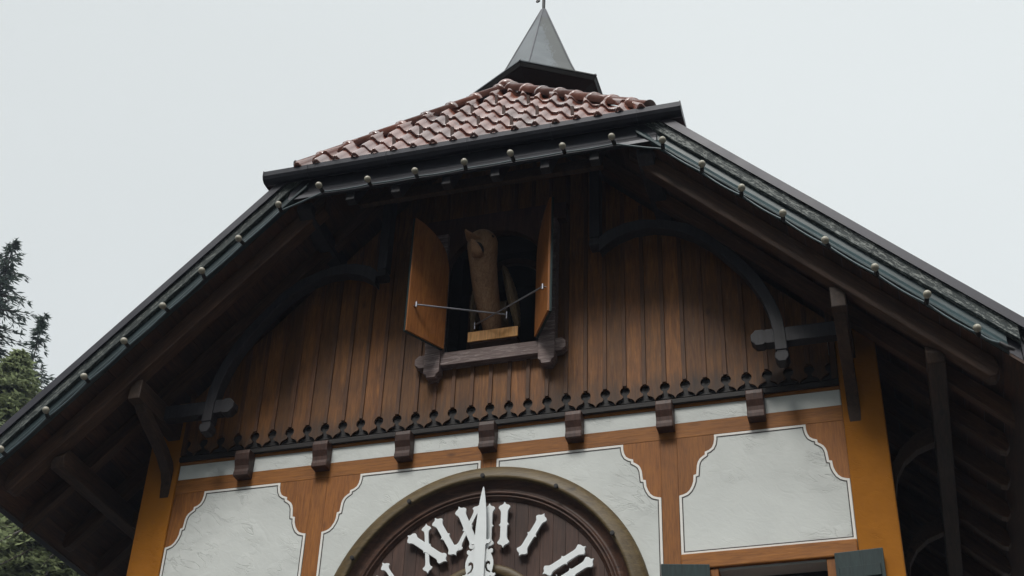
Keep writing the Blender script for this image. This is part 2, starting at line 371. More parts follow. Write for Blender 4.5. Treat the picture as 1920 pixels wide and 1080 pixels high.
# ================================================================== GROUND AND ADDED UNSEEN HILLS
GZ = -8.23
g = MB()
ns = 40
for i in range(ns + 1):
    for j in range(ns + 1):
        g.v.append((-1200 + 2400 * i / ns, -1200 + 2400 * j / ns, GZ))
for i in range(ns):
    for j in range(ns): g.f.append((i * (ns + 1) + j, (i + 1) * (ns + 1) + j, (i + 1) * (ns + 1) + j + 1, i * (ns + 1) + j + 1)); g.sm.append(False)
gm = plain('dark wet asphalt and gravel', (0.022, 0.022, 0.024), 0.8, 0, 0.4, 1.5)
o = g.build('ground', gm); o['kind'] = 'structure'
hl = MB(); nr, na = 14, 96
for i in range(nr):
    for k in range(na):
        t = 2 * math.pi * k / na
        r = 60 + i * 14
        s = min(1, i / 9)
        up_ = (s * s * (3 - 2 * s)) * (66 if math.sin(t) < 0.1 else 24) * (0.8 + 0.35 * mnoise.noise(Vector((math.cos(t) * 2, math.sin(t) * 2, 3.1))))  # unseen slope, made higher in front of the gable to block low sky light
        hl.v.append((r * math.cos(t), r * math.sin(t), GZ - 0.3 + up_ + (mnoise.noise(Vector((r * math.cos(t) * .08, r * math.sin(t) * .08, 0))) * 2.2 if i else 0)))
for i in range(nr - 1):
    for k in range(na): hl.f.append((i * na + k, (i + 1) * na + k, (i + 1) * na + (k + 1) % na, i * na + (k + 1) % na)); hl.sm.append(True)
o = hl.build('sky_blocking_hills', plain('added wooded hillside', (0.02, 0.03, 0.017), 0.9, 0, 0.6, 0.3)); o['kind'] = 'structure'

# ================================================================== THE HOUSE
H = tag(empty('clock_house', (0, 0, GZ)), 'half-timbered clock house with white plaster panels, brown board gable and tiled half-hip roof', 'house')
SL = 0.9885                              # fall of the main roof per metre across
# --- core walls with openings
HW = 3.62
core = MB()
D0, D1 = 0.004, 0.30
WX0, WX1, WZ0, WZ1 = 2.104, 3.056, -3.0, -1.485
def vstrip(x0, x1, z0, z1): core.box(x0, x1, D0, D1, z0, z1)
vstrip(-WX0, WX0, GZ, 0.9); vstrip(WX0, WX1, GZ, WZ0); vstrip(WX0, WX1, WZ1, 0.9); vstrip(WX1, HW, GZ, 0.9)
vstrip(-WX1, -WX0, GZ, WZ0); vstrip(-WX1, -WX0, WZ1, 0.9); vstrip(-HW, -WX1, GZ, 0.9)
core.build('front_wall', M['plaster'], H)
core = MB()
for s in (-1, 1):
    core.prism([(s * 0.5, 0.9), (s * 3.2, 0.9), (s * 0.5, 4.1 - 0.5 * SL)], XZ, D0, D1)
core.prism([(-0.5, 2.5), (0.5, 2.5), (0.5, 3.6), (-0.5, 3.6)], XZ, D0, D1)
core.build('gable_wall', M['black_wood'], H)
part('side_wall', M['plaster'], H, (HW - 0.3, HW, 0.3, 9, GZ, 0.55), bevel=0)
part('side_wall', M['plaster'], H, (-HW, -HW + 0.3, 0.3, 9, GZ, 0.55), bevel=0)
part('back_wall', M['plaster'], H, (-HW + 0.3, HW - 0.3, 8.7, 9, GZ, 0.55), bevel=0)
part('plinth', M['stone'], H, (-HW - 0.08, HW + 0.08, -0.08, 0.0, GZ, GZ + 1.0))
# dark loft behind the cuckoo opening
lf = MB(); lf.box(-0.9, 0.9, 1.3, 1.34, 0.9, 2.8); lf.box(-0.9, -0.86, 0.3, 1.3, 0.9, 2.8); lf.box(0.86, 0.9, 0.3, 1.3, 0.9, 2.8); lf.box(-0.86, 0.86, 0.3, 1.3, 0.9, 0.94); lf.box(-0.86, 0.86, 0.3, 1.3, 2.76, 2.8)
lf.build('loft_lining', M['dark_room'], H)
# an arched frame stands inside the loft behind the bird
ar = MB(); oa = [(0.46 * math.cos(R(a)), 2.05 + 0.50 * math.sin(R(a))) for a in range(0, 181, 10)]; ia = [(0.39 * math.cos(R(a)), 2.05 + 0.43 * math.sin(R(a))) for a in range(180, -1, -10)]
ar.prism(oa + [(-0.46, 0.95), (-0.39, 0.95)] + ia + [(0.39, 0.95), (0.46, 0.95)], XZ, 0.45, 0.5)
ar.build('inner_arch', M['corbel'], H)

# --- corner posts, rails, posts
for s in (-1, 1):
    part('corner_post', M['yellow'], H, (min(s * 3.308, s * 3.665), max(s * 3.308, s * 3.665), -0.035, 0.32, GZ, 0.9), bevel=0.012)
part('top_rail', M['timber_x'], H, (-3.306, 3.306, -0.022, 0.0, 0.163, 0.26))
rail = part('timber_rail', M['timber_x'], H, (-3.306, 3.306, -0.012, 0.0, -0.156, -0.0), bevel=0.003)
for x in (-1.724, 1.724):
    part('timber_post', M['timber_z'], H, (x - 0.078, x + 0.078, -0.013, 0.0, -5.4, -0.158), bevel=0.003)
part('timber_post', M['timber_z'], H, (-0.076, 0.076, -0.013, 0.0, -5.4, -0.158), bevel=0.003)
for s in (-1, 1):
    a, b = sorted((s * 1.804, s * 3.306))
    m_ = MB(); m_.box(a, b, -0.05, 0.0, -1.47, -1.322); m_.build('window_lintel', M['timber_x'], H, 0.012)
# --- spandrels and plaster panels with a painted line round them
SC = [(0, 0), (0.005, .09), (.03, .165), (.08, .225), (.16, .262), (.27, .285), (.275, .335), (.35, .365), (.42, .40), (.47, .45), (.50, .51), (.525, .66), (.60, .672), (.615, .78), (.655, .85), (.72, .92), (.80, .965), (.90, .988), (1, 1)]
ZT, ZS, ZB = -0.162, -0.742, -1.319
def panel(pts, name='plaster_panel'):
    m_ = MB(); m_.prism(pts, XZ, -0.016, 0.0); p = m_.build(name, M['plaster'], H)
    a = ribbon(pts, 0.0005); b = ribbon(pts, 0.022)
    m_ = MB(); m_.prism([a, b], XZ, -0.0185, -0.016); m_.build('painted_border', M['border'], p, fix=False)
    c = ribbon(pts, 0.0225); d = ribbon(pts, 0.032)
    m_ = MB(); m_.prism([c, d], XZ, -0.0188, -0.016); m_.build('painted_line', M['line'], p, fix=False)
def scallop(x0, x1): return [(x0 + (x1 - x0) * u, ZT + (ZS - ZT) * v) for u, v in SC]
for s in (-1, 1):
    inn = scallop(s * 2.147, s * 1.807); out_ = scallop(s * 2.972, s * 3.303)
    panel(list(reversed(inn)) + out_ + [(s * 3.303, ZB), (s * 1.807, ZB)])
    o1 = scallop(s * 1.301, s * 1.643)
    panel([(s * 0.079, ZT)] + o1 + [(s * 1.643, -5.3), (s * 0.079, -5.3)])
    for x0, x1, xe in ((2.147, 1.807, 1.803), (1.301, 1.643, 1.645), (2.972, 3.303, 3.306)):
        sc = scallop(s * x0, s * x1)
        m_ = MB(); m_.prism(sc + [(s * xe, ZS), (s * xe, -0.158), (s * x0, -0.158)], XZ, -0.0105, 0.0)
        m_.build('corner_spandrel', M['timber_z'], H, fix=True)
part('plaster_band', M['plaster'], H, (-3.3, 3.3, -0.010, 0.0, 0.001, 0.162), bevel=0)

# --- corbels
cp = [(0, 0.195), (-0.135, 0.195), (-0.145, 0.15), (-0.138, 0.09), (-0.115, 0.03), (-0.112, -0.01), (-0.125, -0.045), (-0.125, -0.085), (0, -0.085)]
cb = MB(); cb.prism(cp, YZ, -0.079, 0.079)
c0 = cb.build('corbel', M['corbel'], H, 0.008)
for x in (-2.55, -1.713, -0.85, 0.85, 1.713, 2.55): copy_part(c0, (x, 0, 0), H)

# --- board cladding, each board cut at its foot to the pawn-shaped pattern
PW = 0.191
def board_foot(xc0, xc1):
    """profile from the left seam to the right one: half a pawn, the pointed foot, half a pawn (as cut-outs)"""
    half = [(0.0, 0.425), (0.020, 0.422), (0.036, 0.410), (0.046, 0.384), (0.043, 0.361), (0.032, 0.343), (0.019, 0.332), (0.018, 0.318), (0.024, 0.306), (0.038, 0.299), (0.058, 0.291), (0.075, 0.279), (0.087, 0.263), (0.0945, 0.243)]
    l = [(xc0 + 0.002 + u, z) for u, z in half]; r = [(xc1 - 0.002 - u, z) for u, z in half]
    return l + list(reversed(r))
def roof_under(x): return min(4.12 - SL * abs(x), 3.55)
bd = MB(); bt = []
for k in range(-17, 17):
    x0, x1 = k * PW, (k + 1) * PW
    if max(abs(x0), abs(x1)) > 3.26: continue
    foot = board_foot(x0, x1)
    dy = rnd.uniform(-0.003, 0.003)
    z0_, z1_ = roof_under(x0), roof_under(x1)
    if max(abs(x0), abs(x1)) < 0.6:
        bd.prism(foot + [(x1 - 0.002, 0.93), (x0 + 0.002, 0.93)], XZ, -0.062 + dy, -0.04)
        bd.prism([(x0 + 0.002, 2.52), (x1 - 0.002, 2.52), (x1 - 0.002, z1_), (x0 + 0.002, z0_)], XZ, -0.062 + dy, -0.04)
    else:
        bd.prism(foot + [(x1 - 0.002, z1_), (x0 + 0.002, z0_)], XZ, -0.062 + dy, -0.04)
bd.build('board_cladding', M['clad'], H, fix=True)
for k in range(-16, 17):
    x = k * PW
    z1_ = roof_under(abs(x) + 0.03)
    if z1_ < 0.6: continue
    m_ = MB()
    if abs(x) < 0.6:
        m_.box(x - 0.022, x + 0.018, -0.080, -0.0655, 0.425, 0.92)
        m2 = MB(); m2.box(x - 0.022, x + 0.018, -0.080, -0.0655, 2.73, z1_); m2.build('batten', M['batten'], H, 0.003)
    else: m_.box(x - 0.022, x + 0.018, -0.080, -0.0655, 0.425 + rnd.uniform(-.006, .006), z1_)
    m_.build('batten', M['batten'], H, 0.003)
part('backing_board', M['black_wood'], H, (-3.305, 3.305, -0.036, -0.003, 0.262, 0.52), bevel=0)  # near-black colour stands in for the shadow inside the board cut-outs
for s in (-1, 1):
    a, b = sorted((s * 3.2485, s * 3.3065)); part('edge_board', M['batten'], H, (a, b, -0.05, 0.0035, 0.265, 1.0), bevel=0.003)
part('drip_board', M['black_wood'], H, (-3.305, 3.305, -0.058, -0.0235, 0.190, 0.243))

# --- cuckoo opening: sill, jambs, arched head, doors
sl = MB()
def plus_end(x, sgn, y0, y1, z0, z1):
    """end of a log, chamfered to a stubby octagon"""
    zc = (z0 + z1) / 2; hh = (z1 - z0) / 2
    return [(x, z0), (x + sgn * 0.07, z0), (x + sgn * 0.115, zc - hh * 0.45), (x + sgn * 0.115, zc + hh * 0.45), (x + sgn * 0.07, z1), (x, z1)]
e1 = plus_end(0.665, 1, 0, 0, 0.875, 1.022); e0 = plus_end(-0.665, -1, 0, 0, 0.875, 1.022)
sl.prism(e1 + list(reversed(e0)), XZ, -0.165, -0.0635)
sl.build('window_sill', M['sill'], H, 0.008)
for s in (-1, 1):
    x0 = s * 0.505; x1 = s * 0.672
    j = MB(); lo, hi = min(x0, x1), max(x0, x1); xm = (lo + hi) / 2
    j.prism([(lo, 2.5), (lo, 0.79), (lo + 0.03, 0.765), (lo + 0.035, 0.735), (hi - 0.035, 0.735), (hi - 0.03, 0.765), (hi, 0.79), (hi, 2.5)], XZ, -0.190, -0.064)
    j.build('window_jamb', M['sill'], H, 0.008)
ah = MB()
arch = [(0.503 * math.cos(R(a)), 2.03 + 0.44 * math.sin(R(a))) for a in range(0, 181, 9)]
ah.prism([(0.76, 2.505), (0.76, 2.72), (-0.76, 2.72), (-0.76, 2.505), (-0.503, 2.505)] + list(reversed(arch)) + [(0.503, 2.505)], XZ, -0.15, -0.0645)
ah.build('arched_head', M['corbel'], H, 0.006)
# doors: local frame hinge -> free edge, swung out about 60 degrees
ROD_IN = {-1: (0.173, -0.189, 1.36), 1: (-0.196, -0.081, 1.36)}
for s in (-1, 1):
    hx, hy = s * 0.468, -0.195 + 0.0
    fx, fy = s * 0.706, -0.600
    ux, uy = fx - hx, fy - hy; ln = math.hypot(ux, uy); ux /= ln; uy /= ln
    nx, ny = -uy * s, ux * s                      # towards the outside face
    if nx * s < 0: nx, ny = -nx, -ny
    wd = 0.485
    top = [(wd * t / 12, 2.03 + 0.40 * math.sqrt(max(0, 1 - (1 - t / 12) ** 2))) for t in range(0, 13)]
    poly = [(0, 1.045), (wd, 1.045)] + list(reversed(top))
    pl = lambda a, b, d: (hx + ux * a + nx * d, hy + uy * a + ny * d, b)
    m_ = MB(); m_.prism(poly, pl, 0.0, 0.018)
    dr = m_.build('cuckoo_door', M['ply'], H, 0.002); dr['label'] = 'opened door, orange wood inside'
    m_ = MB(); m_.prism([(0.0, 1.038), (wd + 0.004, 1.038)] + [(a + (0.004 if i == 12 else 0), b + 0.006) for i, (a, b) in reversed(list(enumerate(top)))], pl, 0.0182, 0.042)
    m_.build('outer_skin', M['green'], dr, 0.003)
    a0 = pl(wd - 0.07, 1.36, 0.0)
    m_ = MB(); a1 = Vector(a0) - Vector((nx, ny, 0)) * 0.035
    m_.tube([a1, ROD_IN[s]], 0.0085, 8); m_.tube([Vector(a1) + Vector((0, 0, 0.03)), Vector(a1) - Vector((0, 0, 0.03))], 0.012, 8)
    m_.tube([a0, a1], 0.008, 6); e_ = Vector(ROD_IN[s]); m_.tube([e_ + Vector((0, 0, 0.035)), e_ - Vector((0, 0, 0.05))], 0.009, 8)
    m_.build('door_rod', M['steel'], dr)

# --- purlins and their knee braces
for s in (-1, 1):
    a, b = sorted((s * 3.352, s * 3.482))
    m_ = MB(); m_.prism([(-0.905, 0.46), (0.0, 0.46), (9, 0.46), (9, 0.675), (-0.905, 0.675)], YZ, a, b); m_.build('purlin', M['purlin'], H, 0.01)
    a2, b2 = sorted((s * 4.07, s * 4.22))
    m_ = MB(); m_.prism([(-0.84, -0.19), (9, -0.19), (9, 0.02), (-0.80, 0.02), (-0.88, -0.09)], YZ, a2, b2); m_.build('eave_purlin', M['purlin'], H, 0.012)
    # S-curved knee from corner post up to the purlin
    lo = [(-0.036, -0.20), (-0.05, -0.04), (-0.10, 0.06), (-0.24, 0.17), (-0.42, 0.26), (-0.60, 0.33), (-0.74, 0.40), (-0.80, 0.458)]
    hi = [(-0.62, 0.458), (-0.50, 0.40), (-0.34, 0.34), (-0.18, 0.26), (-0.07, 0.18), (-0.036, 0.12)]
    m_ = MB(); m_.prism(lo + hi, YZ, min(s * 3.356, s * 3.466), max(s * 3.356, s * 3.466)); m_.build('knee_brace', M['purlin'], H, 0.008)
    # arched braces from the side wall out to the eave purlin
    for y in (0.55, 2.45, 4.4):
        lo = [(s * 3.667, -0.68), (s * 3.70, -0.50), (s * 3.78, -0.36), (s * 3.90, -0.26), (s * 4.065, -0.195)]
        hi = [(s * 4.065, -0.02), (s * 3.90, -0.10), (s * 3.76, -0.22), (s * 3.667, -0.40)]
        m_ = MB(); m_.prism(lo + hi, XZ, y - 0.06, y + 0.06); m_.build('eave_brace', M['purlin'], H, 0.008)

# --- truss in front of the gable: inner rafters, hanging posts, arch braces, tie ends
RY0, RY1 = -0.415, -0.305
for s in (-1, 1):
    mt = M['rafter'] if s > 0 else M['rafter_l']
    m_ = MB(); m_.prism([(s * 0.62, 3.40), (s * 0.66, 4.05 - .66 * SL), (s * 4.7, 4.05 - 4.7 * SL), (s * 4.7, 4.25 - 4.7 * SL), (s * 0.86, 4.25 - .86 * SL)], XZ, RY0, RY1); m_.build('truss_rafter', mt, H, 0.008)
    m_ = MB(); x = s * 1.128
    m_.box(x - 0.052, x + 0.052, RY0 - 0.012, RY1 + 0.012, 1.985, 3.0); m_.box(x - 0.045, x + 0.045, RY0 - 0.004, RY1 + 0.004, 1.955, 1.985); m_.box(x - 0.055, x + 0.055, RY0 - 0.015, RY1 + 0.015, 1.89, 1.955)
    m_.build('hanging_post', M['grey_beam'], H, 0.008)
    out_ = [(1.18, 1.97), (1.26, 2.04), (1.42, 2.10), (1.60, 2.115), (1.82, 2.075), (2.056, 1.985), (2.22, 1.86), (2.357, 1.708), (2.49, 1.56), (2.60, 1.41), (2.70, 1.26), (2.775, 1.10), (2.84, 0.93), (2.885, 0.76), (2.902, 0.60), (2.908, 0.40)]
    in_ = [(2.80, 0.40), (2.795, 0.60), (2.765, 0.80), (2.71, 0.98), (2.63, 1.16), (2.53, 1.33), (2.40, 1.505), (2.26, 1.68), (2.10, 1.82), (1.92, 1.93), (1.72, 1.99), (1.52, 1.99), (1.36, 1.94), (1.24, 1.86), (1.18, 1.80)]
    m_ = MB(); m_.prism([(s * a, b) for a, b in out_ + in_], XZ, RY0 - 0.015, RY1); m_.build('arch_brace', M['grey_beam'], H, 0.006)
    m_ = MB(); x = s * 2.854
    m_.box(x - 0.047, x + 0.047, RY0 - 0.008, RY1 - 0.005, 0.372, 0.398)
    m_.prism([(x - 0.062, 0.37), (x - 0.062, 0.315), (x - 0.035, 0.275), (x + 0.035, 0.275), (x + 0.062, 0.315), (x + 0.062, 0.37)], XZ, RY0 - 0.022, RY1)
    m_.build('brace_foot', M['grey_beam'], H, 0.008)
    m_ = MB(); tp = [(s * 3.352, 0.49), (s * 2.73, 0.49), (s * 2.715, 0.50), (s * 2.70, 0.485), (s * 2.63, 0.485), (s * 2.585, 0.535), (s * 2.585, 0.60), (s * 2.63, 0.648), (s * 2.70, 0.648), (s * 2.715, 0.633), (s * 2.73, 0.643), (s * 3.352, 0.643)]
    m_.prism(tp, XZ, RY0, RY1 + 0.003); m_.build('tie_beam', M['grey_beam'], H, 0.007)

# --- common rafters with their tails
for s in (-1, 1):
    mt = M['rafter'] if s > 0 else M['rafter_l']
    def raf(y0, y1, c0, c1, xt, xe, name):
        m_ = MB()
        z = lambda x, c: c - SL * x
        pts = [(s * xt, z(xt, c1)), (s * xe, z(xe, c1)), (s * (xe + .02), z(xe + .02, c1 - 0.1)), (s * (xe - .015), z(xe - .015, c1 - 0.19)), (s * (xe - 0.07), z(xe - 0.07, c0)), (s * xt, z(xt, c0))]
        m_.prism(pts, XZ, y0, y1); return m_.build(name, mt, H, 0.01)
    raf(-0.95, -0.80, 4.04, 4.285, 1.60, 4.60, 'verge_rafter')
    for y in (0.30, 0.96, 1.62, 2.28, 2.94, 3.6, 4.26, 4.92, 5.6, 6.3, 7.0, 7.7, 8.4):
        raf(y - 0.055, y + 0.055, 4.06, 4.285, 0.05, 4.66, 'rafter')

# --- soffit boards under the main roof (run front to back), the roof slab and the barge boards
for s in (-1, 1):
    sf = MB(); c = 4.288; n = 33; xa, xb = 0.0, 4.80
    for i in range(n):
        u0 = xa + (xb - xa) * i / n + 0.002; u1 = xa + (xb - xa) * (i + 1) / n - 0.002
        yf = -1.10 if u0 > 1.72 else -1.10 + (1.72 - u0) * 0.70
        z0_, z1_ = c - SL * u0, c - SL * u1
        sf.add([(s * u0, yf, z0_), (s * u1, yf, z1_), (s * u1, 9, z1_), (s * u0, 9, z0_), (s * u0, yf, z0_ + .03), (s * u1, yf, z1_ + .03), (s * u1, 9, z1_ + .03), (s * u0, 9, z0_ + .03)],
               [(0, 3, 2, 1), (4, 5, 6, 7), (0, 1, 5, 4), (1, 2, 6, 5), (2, 3, 7, 6), (3, 0, 4, 7)])
    sf.build('soffit', M['soffit'], H)
    # covering above the soffit, cut back to the hip in front
    rf = MB(); z = lambda x, c: c - SL * abs(x)
    pl = [(4.86, -1.09), (1.90, -1.09), (0.0, 0.24), (0.0, 9.0), (4.86, 9.0)]
    lo = [(s * x, y, z(x, 4.33)) for x, y in pl]; hi = [(s * x, y, z(x, 4.69)) for x, y in pl]; k = len(pl)
    rf.add(lo + hi, [tuple(range(k)), tuple(range(k, 2 * k))] + [(i, (i + 1) % k, (i + 1) % k + k, i + k) for i in range(k)])
    rf.build('roof_deck', M['cap'], H)
    # low ribs of the tile courses
    tr = MB()
    for i in range(13):
        u = 0.25 + i * 0.355; y0 = max(-1.08, -1.16 + (4.76 - SL * u - 2.82) / 1.435 + 0.03)
        tr.add([(s * u, y0, z(u, 4.70)), (s * (u + .34), y0, z(u + .34, 4.74)), (s * (u + .34), 9, z(u + .34, 4.74)), (s * u, 9, z(u, 4.70)), (s * (u + .34), y0, z(u + .34, 4.69)), (s * (u + .34), 9, z(u + .34, 4.69))], [(0, 1, 2, 3), (1, 4, 5, 2)])
    tr.build('main_roof', M['tile'], H)
    fl = M['flake'] if s > 0 else M['flake_l']; tl = M['teal'] if s > 0 else M['teal_l']
    def strip(name, mat, prof, xa, xb, bev=0.0):
        """prof: (y, c) section swept down the verge"""
        m_ = MB(); k = len(prof); segs = 14; vs = []; fs = []
        for i in range(segs + 1):
            x = xa + (xb - xa) * i / segs
            wob = 0.006 * mnoise.noise(Vector((x * 1.3, s * 5, 0)))
            for y, c_ in prof: vs.append((s * x, y + wob * 0.5, c_ - SL * x + wob))
        for i in range(segs):
            for q in range(k): fs.append((i * k + q, i * k + (q + 1) % k, (i + 1) * k + (q + 1) % k, (i + 1) * k + q))
        fs += [tuple(range(k)), tuple(range(segs * k, segs * k + k))]
        m_.add(vs, fs); return m_.build(name, mat, H, bev)
    strip('verge_capping', M['cap'], [(-1.195, 4.615), (-1.195, 4.725), (-1.03, 4.735), (-1.03, 4.70), (-1.175, 4.615)], 1.90, 4.86)
    strip('upper_barge_board', fl, [(-1.150, 4.475), (-1.168, 4.485), (-1.168, 4.64), (-1.10, 4.64), (-1.10, 4.475)], 1.78, 4.80, 0.003)
    strip('barge_board', tl, [(-1.10, 4.295), (-1.178, 4.295), (-1.180, 4.325), (-1.135, 4.395), (-1.130, 4.473), (-1.10, 4.473)], 1.72, 4.70, 0.003)
    # gutter along the eave and its brackets
    gu = MB(); xg, zg, rg = s * 4.90, -0.20, 0.085
    ang = [R(a) for a in range(180, 361, 15)]
    prof = [(xg + rg * math.cos(a), zg + rg * math.sin(a)) for a in ang] + [(xg + (rg - .008) * math.cos(a), zg + (rg - .008) * math.sin(a)) for a in reversed(ang)]
    gu.prism(prof, XZ, -1.12, 9.0)
    ge = gu.build('eave_gutter', M['gutter'], H)
    for y in [-0.41 + i * 0.62 for i in range(8)]:
        b_ = MB(); p2 = [(xg + (rg + .014) * math.cos(a), zg + (rg + .014) * math.sin(a)) for a in ang] + [(xg + (rg + .001) * math.cos(a), zg + (rg + .001) * math.sin(a)) for a in reversed(ang)]
        b_.prism(p2, XZ, y - 0.015, y + 0.015); b_.build('gutter_bracket', M['gutter'], ge)
    part('eave_board', M['purlin'], H, (min(s * 4.79, s * 4.81), max(s * 4.79, s * 4.81), -1.09, 9, -0.46, -0.16))

# --- half-hip: fascia, gutter, rafters, soffit
HE_Y, HE_Z = -1.20, 2.82                  # eave line of the hip tiles
HA = Vector((0, 0.04, 4.60))              # point where the hips meet
HWID = 1.90
sdir = Vector((0, HA.y - HE_Y, HA.z - HE_Z)); slen = sdir.length; sdir.normalize(); hn = Vector((0, -sdir.z, sdir.y))
fa = MB(); fa.prism([(-1.13, 2.46), (-1.17, 2.455), (-1.165, 2.50), (-1.145, 2.56), (-1.15, 2.74), (-1.13, 2.74)], YZ, -1.92, 1.92)
fa.build('hip_fascia', M['gutter'], H, 0.004)
gp = [(-1.165, 2.74), (-1.165, 2.695), (-1.195, 2.68), (-1.235, 2.682), (-1.268, 2.705), (-1.285, 2.74), (-1.288, 2.795), (-1.276, 2.800), (-1.270, 2.75), (-1.25, 2.715), (-1.22, 2.695), (-1.19, 2.695), (-1.18, 2.74)]
gt = MB(); gt.prism(gp, YZ, -2.175, 2.175)
hg = gt.build('hip_gutter', M['gutter'], H)
for s in (-1, 1):
    m_ = MB(); a, b = sorted((s * 2.176, s * 2.186))
    m_.prism([(-0.98, 2.69), (-1.20, 2.676), (-1.24, 2.678), (-1.272, 2.70), (-1.29, 2.74), (-1.292, 2.80), (-0.98, 2.73)], YZ, a, b); m_.build('gutter_end', M['gutter'], hg)
    # flat flashing under the overhanging corner of the hip
    m_ = MB(); a, b = sorted((s * 1.9, s * 2.175)); m_.prism([(-1.164, 2.72), (-1.164, 2.70), (-0.98, 2.695), (-0.98, 2.715)], YZ, a, b); m_.build('corner_flashing', M['gutter'], hg)
for x in [-1.80 + 0.1 + i * 0.86 for i in range(5)]:
    m_ = MB(); p2 = [(y - 0.006, z - 0.006) for y, z in gp[1:7]]; m_.prism(p2 + [(y + 0.012, z + 0.003) for y, z in reversed(gp[1:7])], YZ, x - 0.012, x + 0.012); m_.build('gutter_bracket', M['gutter'], hg)
slope = (HA.z - HE_Z) / (HA.y - HE_Y)
for x in (-1.244, -0.754, -0.217, 0.290, 0.799, 1.296):
    m_ = MB(); L_ = min(1.05, (1.75 - abs(x)) * 0.75 + 0.25)
    m_.prism([(-1.128, 2.375), (-1.128, 2.47), (-1.128 + L_, 2.47 + L_ * slope), (-1.128 + L_, 2.375 + (L_ - 0.02) * slope), (-1.03, 2.375)], YZ, x - 0.047, x + 0.047)
    m_.build('rafter_tail', M['grey_beam'], H, 0.006)
hs_ = MB(); n = 12
for i in range(n):
    t0, t1 = i / n + 0.001, (i + 1) / n - 0.001
    y0 = -1.128 + 1.15 * t0; y1 = -1.128 + 1.15 * t1; z0_ = 2.475 + (y0 + 1.128) * slope; z1_ = 2.475 + (y1 + 1.128) * slope
    w0 = max(0.03, 1.80 * (1 - t0)) ; w1 = max(0.02, 1.80 * (1 - t1))
    hs_.add([(-w0, y0, z0_), (w0, y0, z0_), (w1, y1, z1_), (-w1, y1, z1_), (-w0, y0, z0_ + .03), (w0, y0, z0_ + .03), (w1, y1, z1_ + .03), (-w1, y1, z1_ + .03)],
            [(0, 1, 2, 3), (7, 6, 5, 4), (0, 4, 5, 1), (1, 5, 6, 2), (2, 6, 7, 3), (3, 7, 4, 0)])
hs_.build('hip_soffit', M['soffit'], H)
part('collar_beam', M['purlin'], H, (-1.30, 1.30, -0.79, -0.72, 2.58, 2.70))
for s in (-1, 1):     # short purlin stub under each hip corner
    a, b = sorted((s * 1.70, s * 1.86))
    m_ = MB(); m_.prism([(-1.06, 2.40), (-1.06, 2.48), (0.0, 2.48), (0.0, 2.32), (-0.90, 2.32)], YZ, a, b); m_.build('hip_purlin', M['grey_beam'], H, 0.01)

# --- hip tiles
def hw_at(t): return HWID * (1 - t / slen)
def prof_h(u):
    u = u % 1.0
    if u < 0.46: return 0.066 * math.sin(math.pi * u / 0.46) ** 0.9
    v = (u - 0.46) / 0.54
    return -0.008 * math.sin(math.pi * v)
ti = MB(); TW, TE = 0.212, 0.322; hooks = []
for r in range(7):
    tl0 = -0.075 + r * TE
    for c in range(-11, 11):
        x0 = c * TW + 0.05; xm = x0 + TW / 2
        if abs(xm) > hw_at(max(0, tl0)) + TW * 0.2: continue
        jx = rnd.uniform(-.004, .004); jt = rnd.uniform(-.008, .008); jr = rnd.uniform(-.004, .004)
        nu = 10; rows = []
        for (tt, lift) in ((tl0 + jt, 0.0), (tl0 + jt, 0.030), (tl0 + jt + 0.012, 0.036), (tl0 + TE + 0.03, 0.004)):
            row = []
            for q in range(nu + 1):
                u = q / nu; x = x0 + u * TW * 1.06 + jx
                lim = hw_at(min(max(tt, 0), slen))
                x = max(-lim, min(lim, x))
                row.append(Vector((x, HE_Y, HE_Z)) + sdir * tt + hn * (prof_h(u) + lift + jr + 0.006 * (1 - u)))
            rows.append(row)
        vs = [p for row in rows for p in row]; m1 = nu + 1
        ti.add(vs, [(a * m1 + q, a * m1 + q + 1, (a + 1) * m1 + q + 1, (a + 1) * m1 + q) for a in range(3) for q in range(nu)], True)
        if (r * 2 + c) % 3 == 0 and abs(xm) < hw_at(tl0 + TE) - 0.05 and r > 0:
            hooks.append(Vector((x0 + TW * 0.74, HE_Y, HE_Z)) + sdir * (tl0 + 0.03) + hn * 0.03)
ht = ti.build('hip_tiles', M['tile'], H, fix=False)
# underlay below the tiles so nothing shows through
m_ = MB(); m_.add([Vector((-HWID, HE_Y, HE_Z)) - hn * .03, Vector((HWID, HE_Y, HE_Z)) - hn * .03, HA - hn * .03, Vector((-HWID, HE_Y, HE_Z)) - hn * .06, Vector((HWID, HE_Y, HE_Z)) - hn * .06, HA - hn * .06], [(0, 1, 2), (3, 5, 4), (0, 3, 4, 1), (1, 4, 5, 2), (2, 5, 3, 0)])
m_.build('roof_underlay', M['black_wood'], H)
hk = MB(); hk.prism([(-0.016, 0.0), (0.016, 0.0), (0.013, 0.075), (0.018, 0.10), (-0.018, 0.10), (-0.013, 0.075)], lambda a, b, d: Vector((a, 0, 0)) + Vector((0, -0.25, 0.97)) * b + Vector((0, 1, 0.2)) * d, 0.0, 0.035)
hk0 = hk.build('snow_hook', M['hook'], ht); hk0.location = hooks[0]
for p in hooks[1:]:
    c = hk0.copy(); COL.objects.link(c); c.parent = ht; c.matrix_parent_inverse = hk0.matrix_parent_inverse.copy(); c.location = p
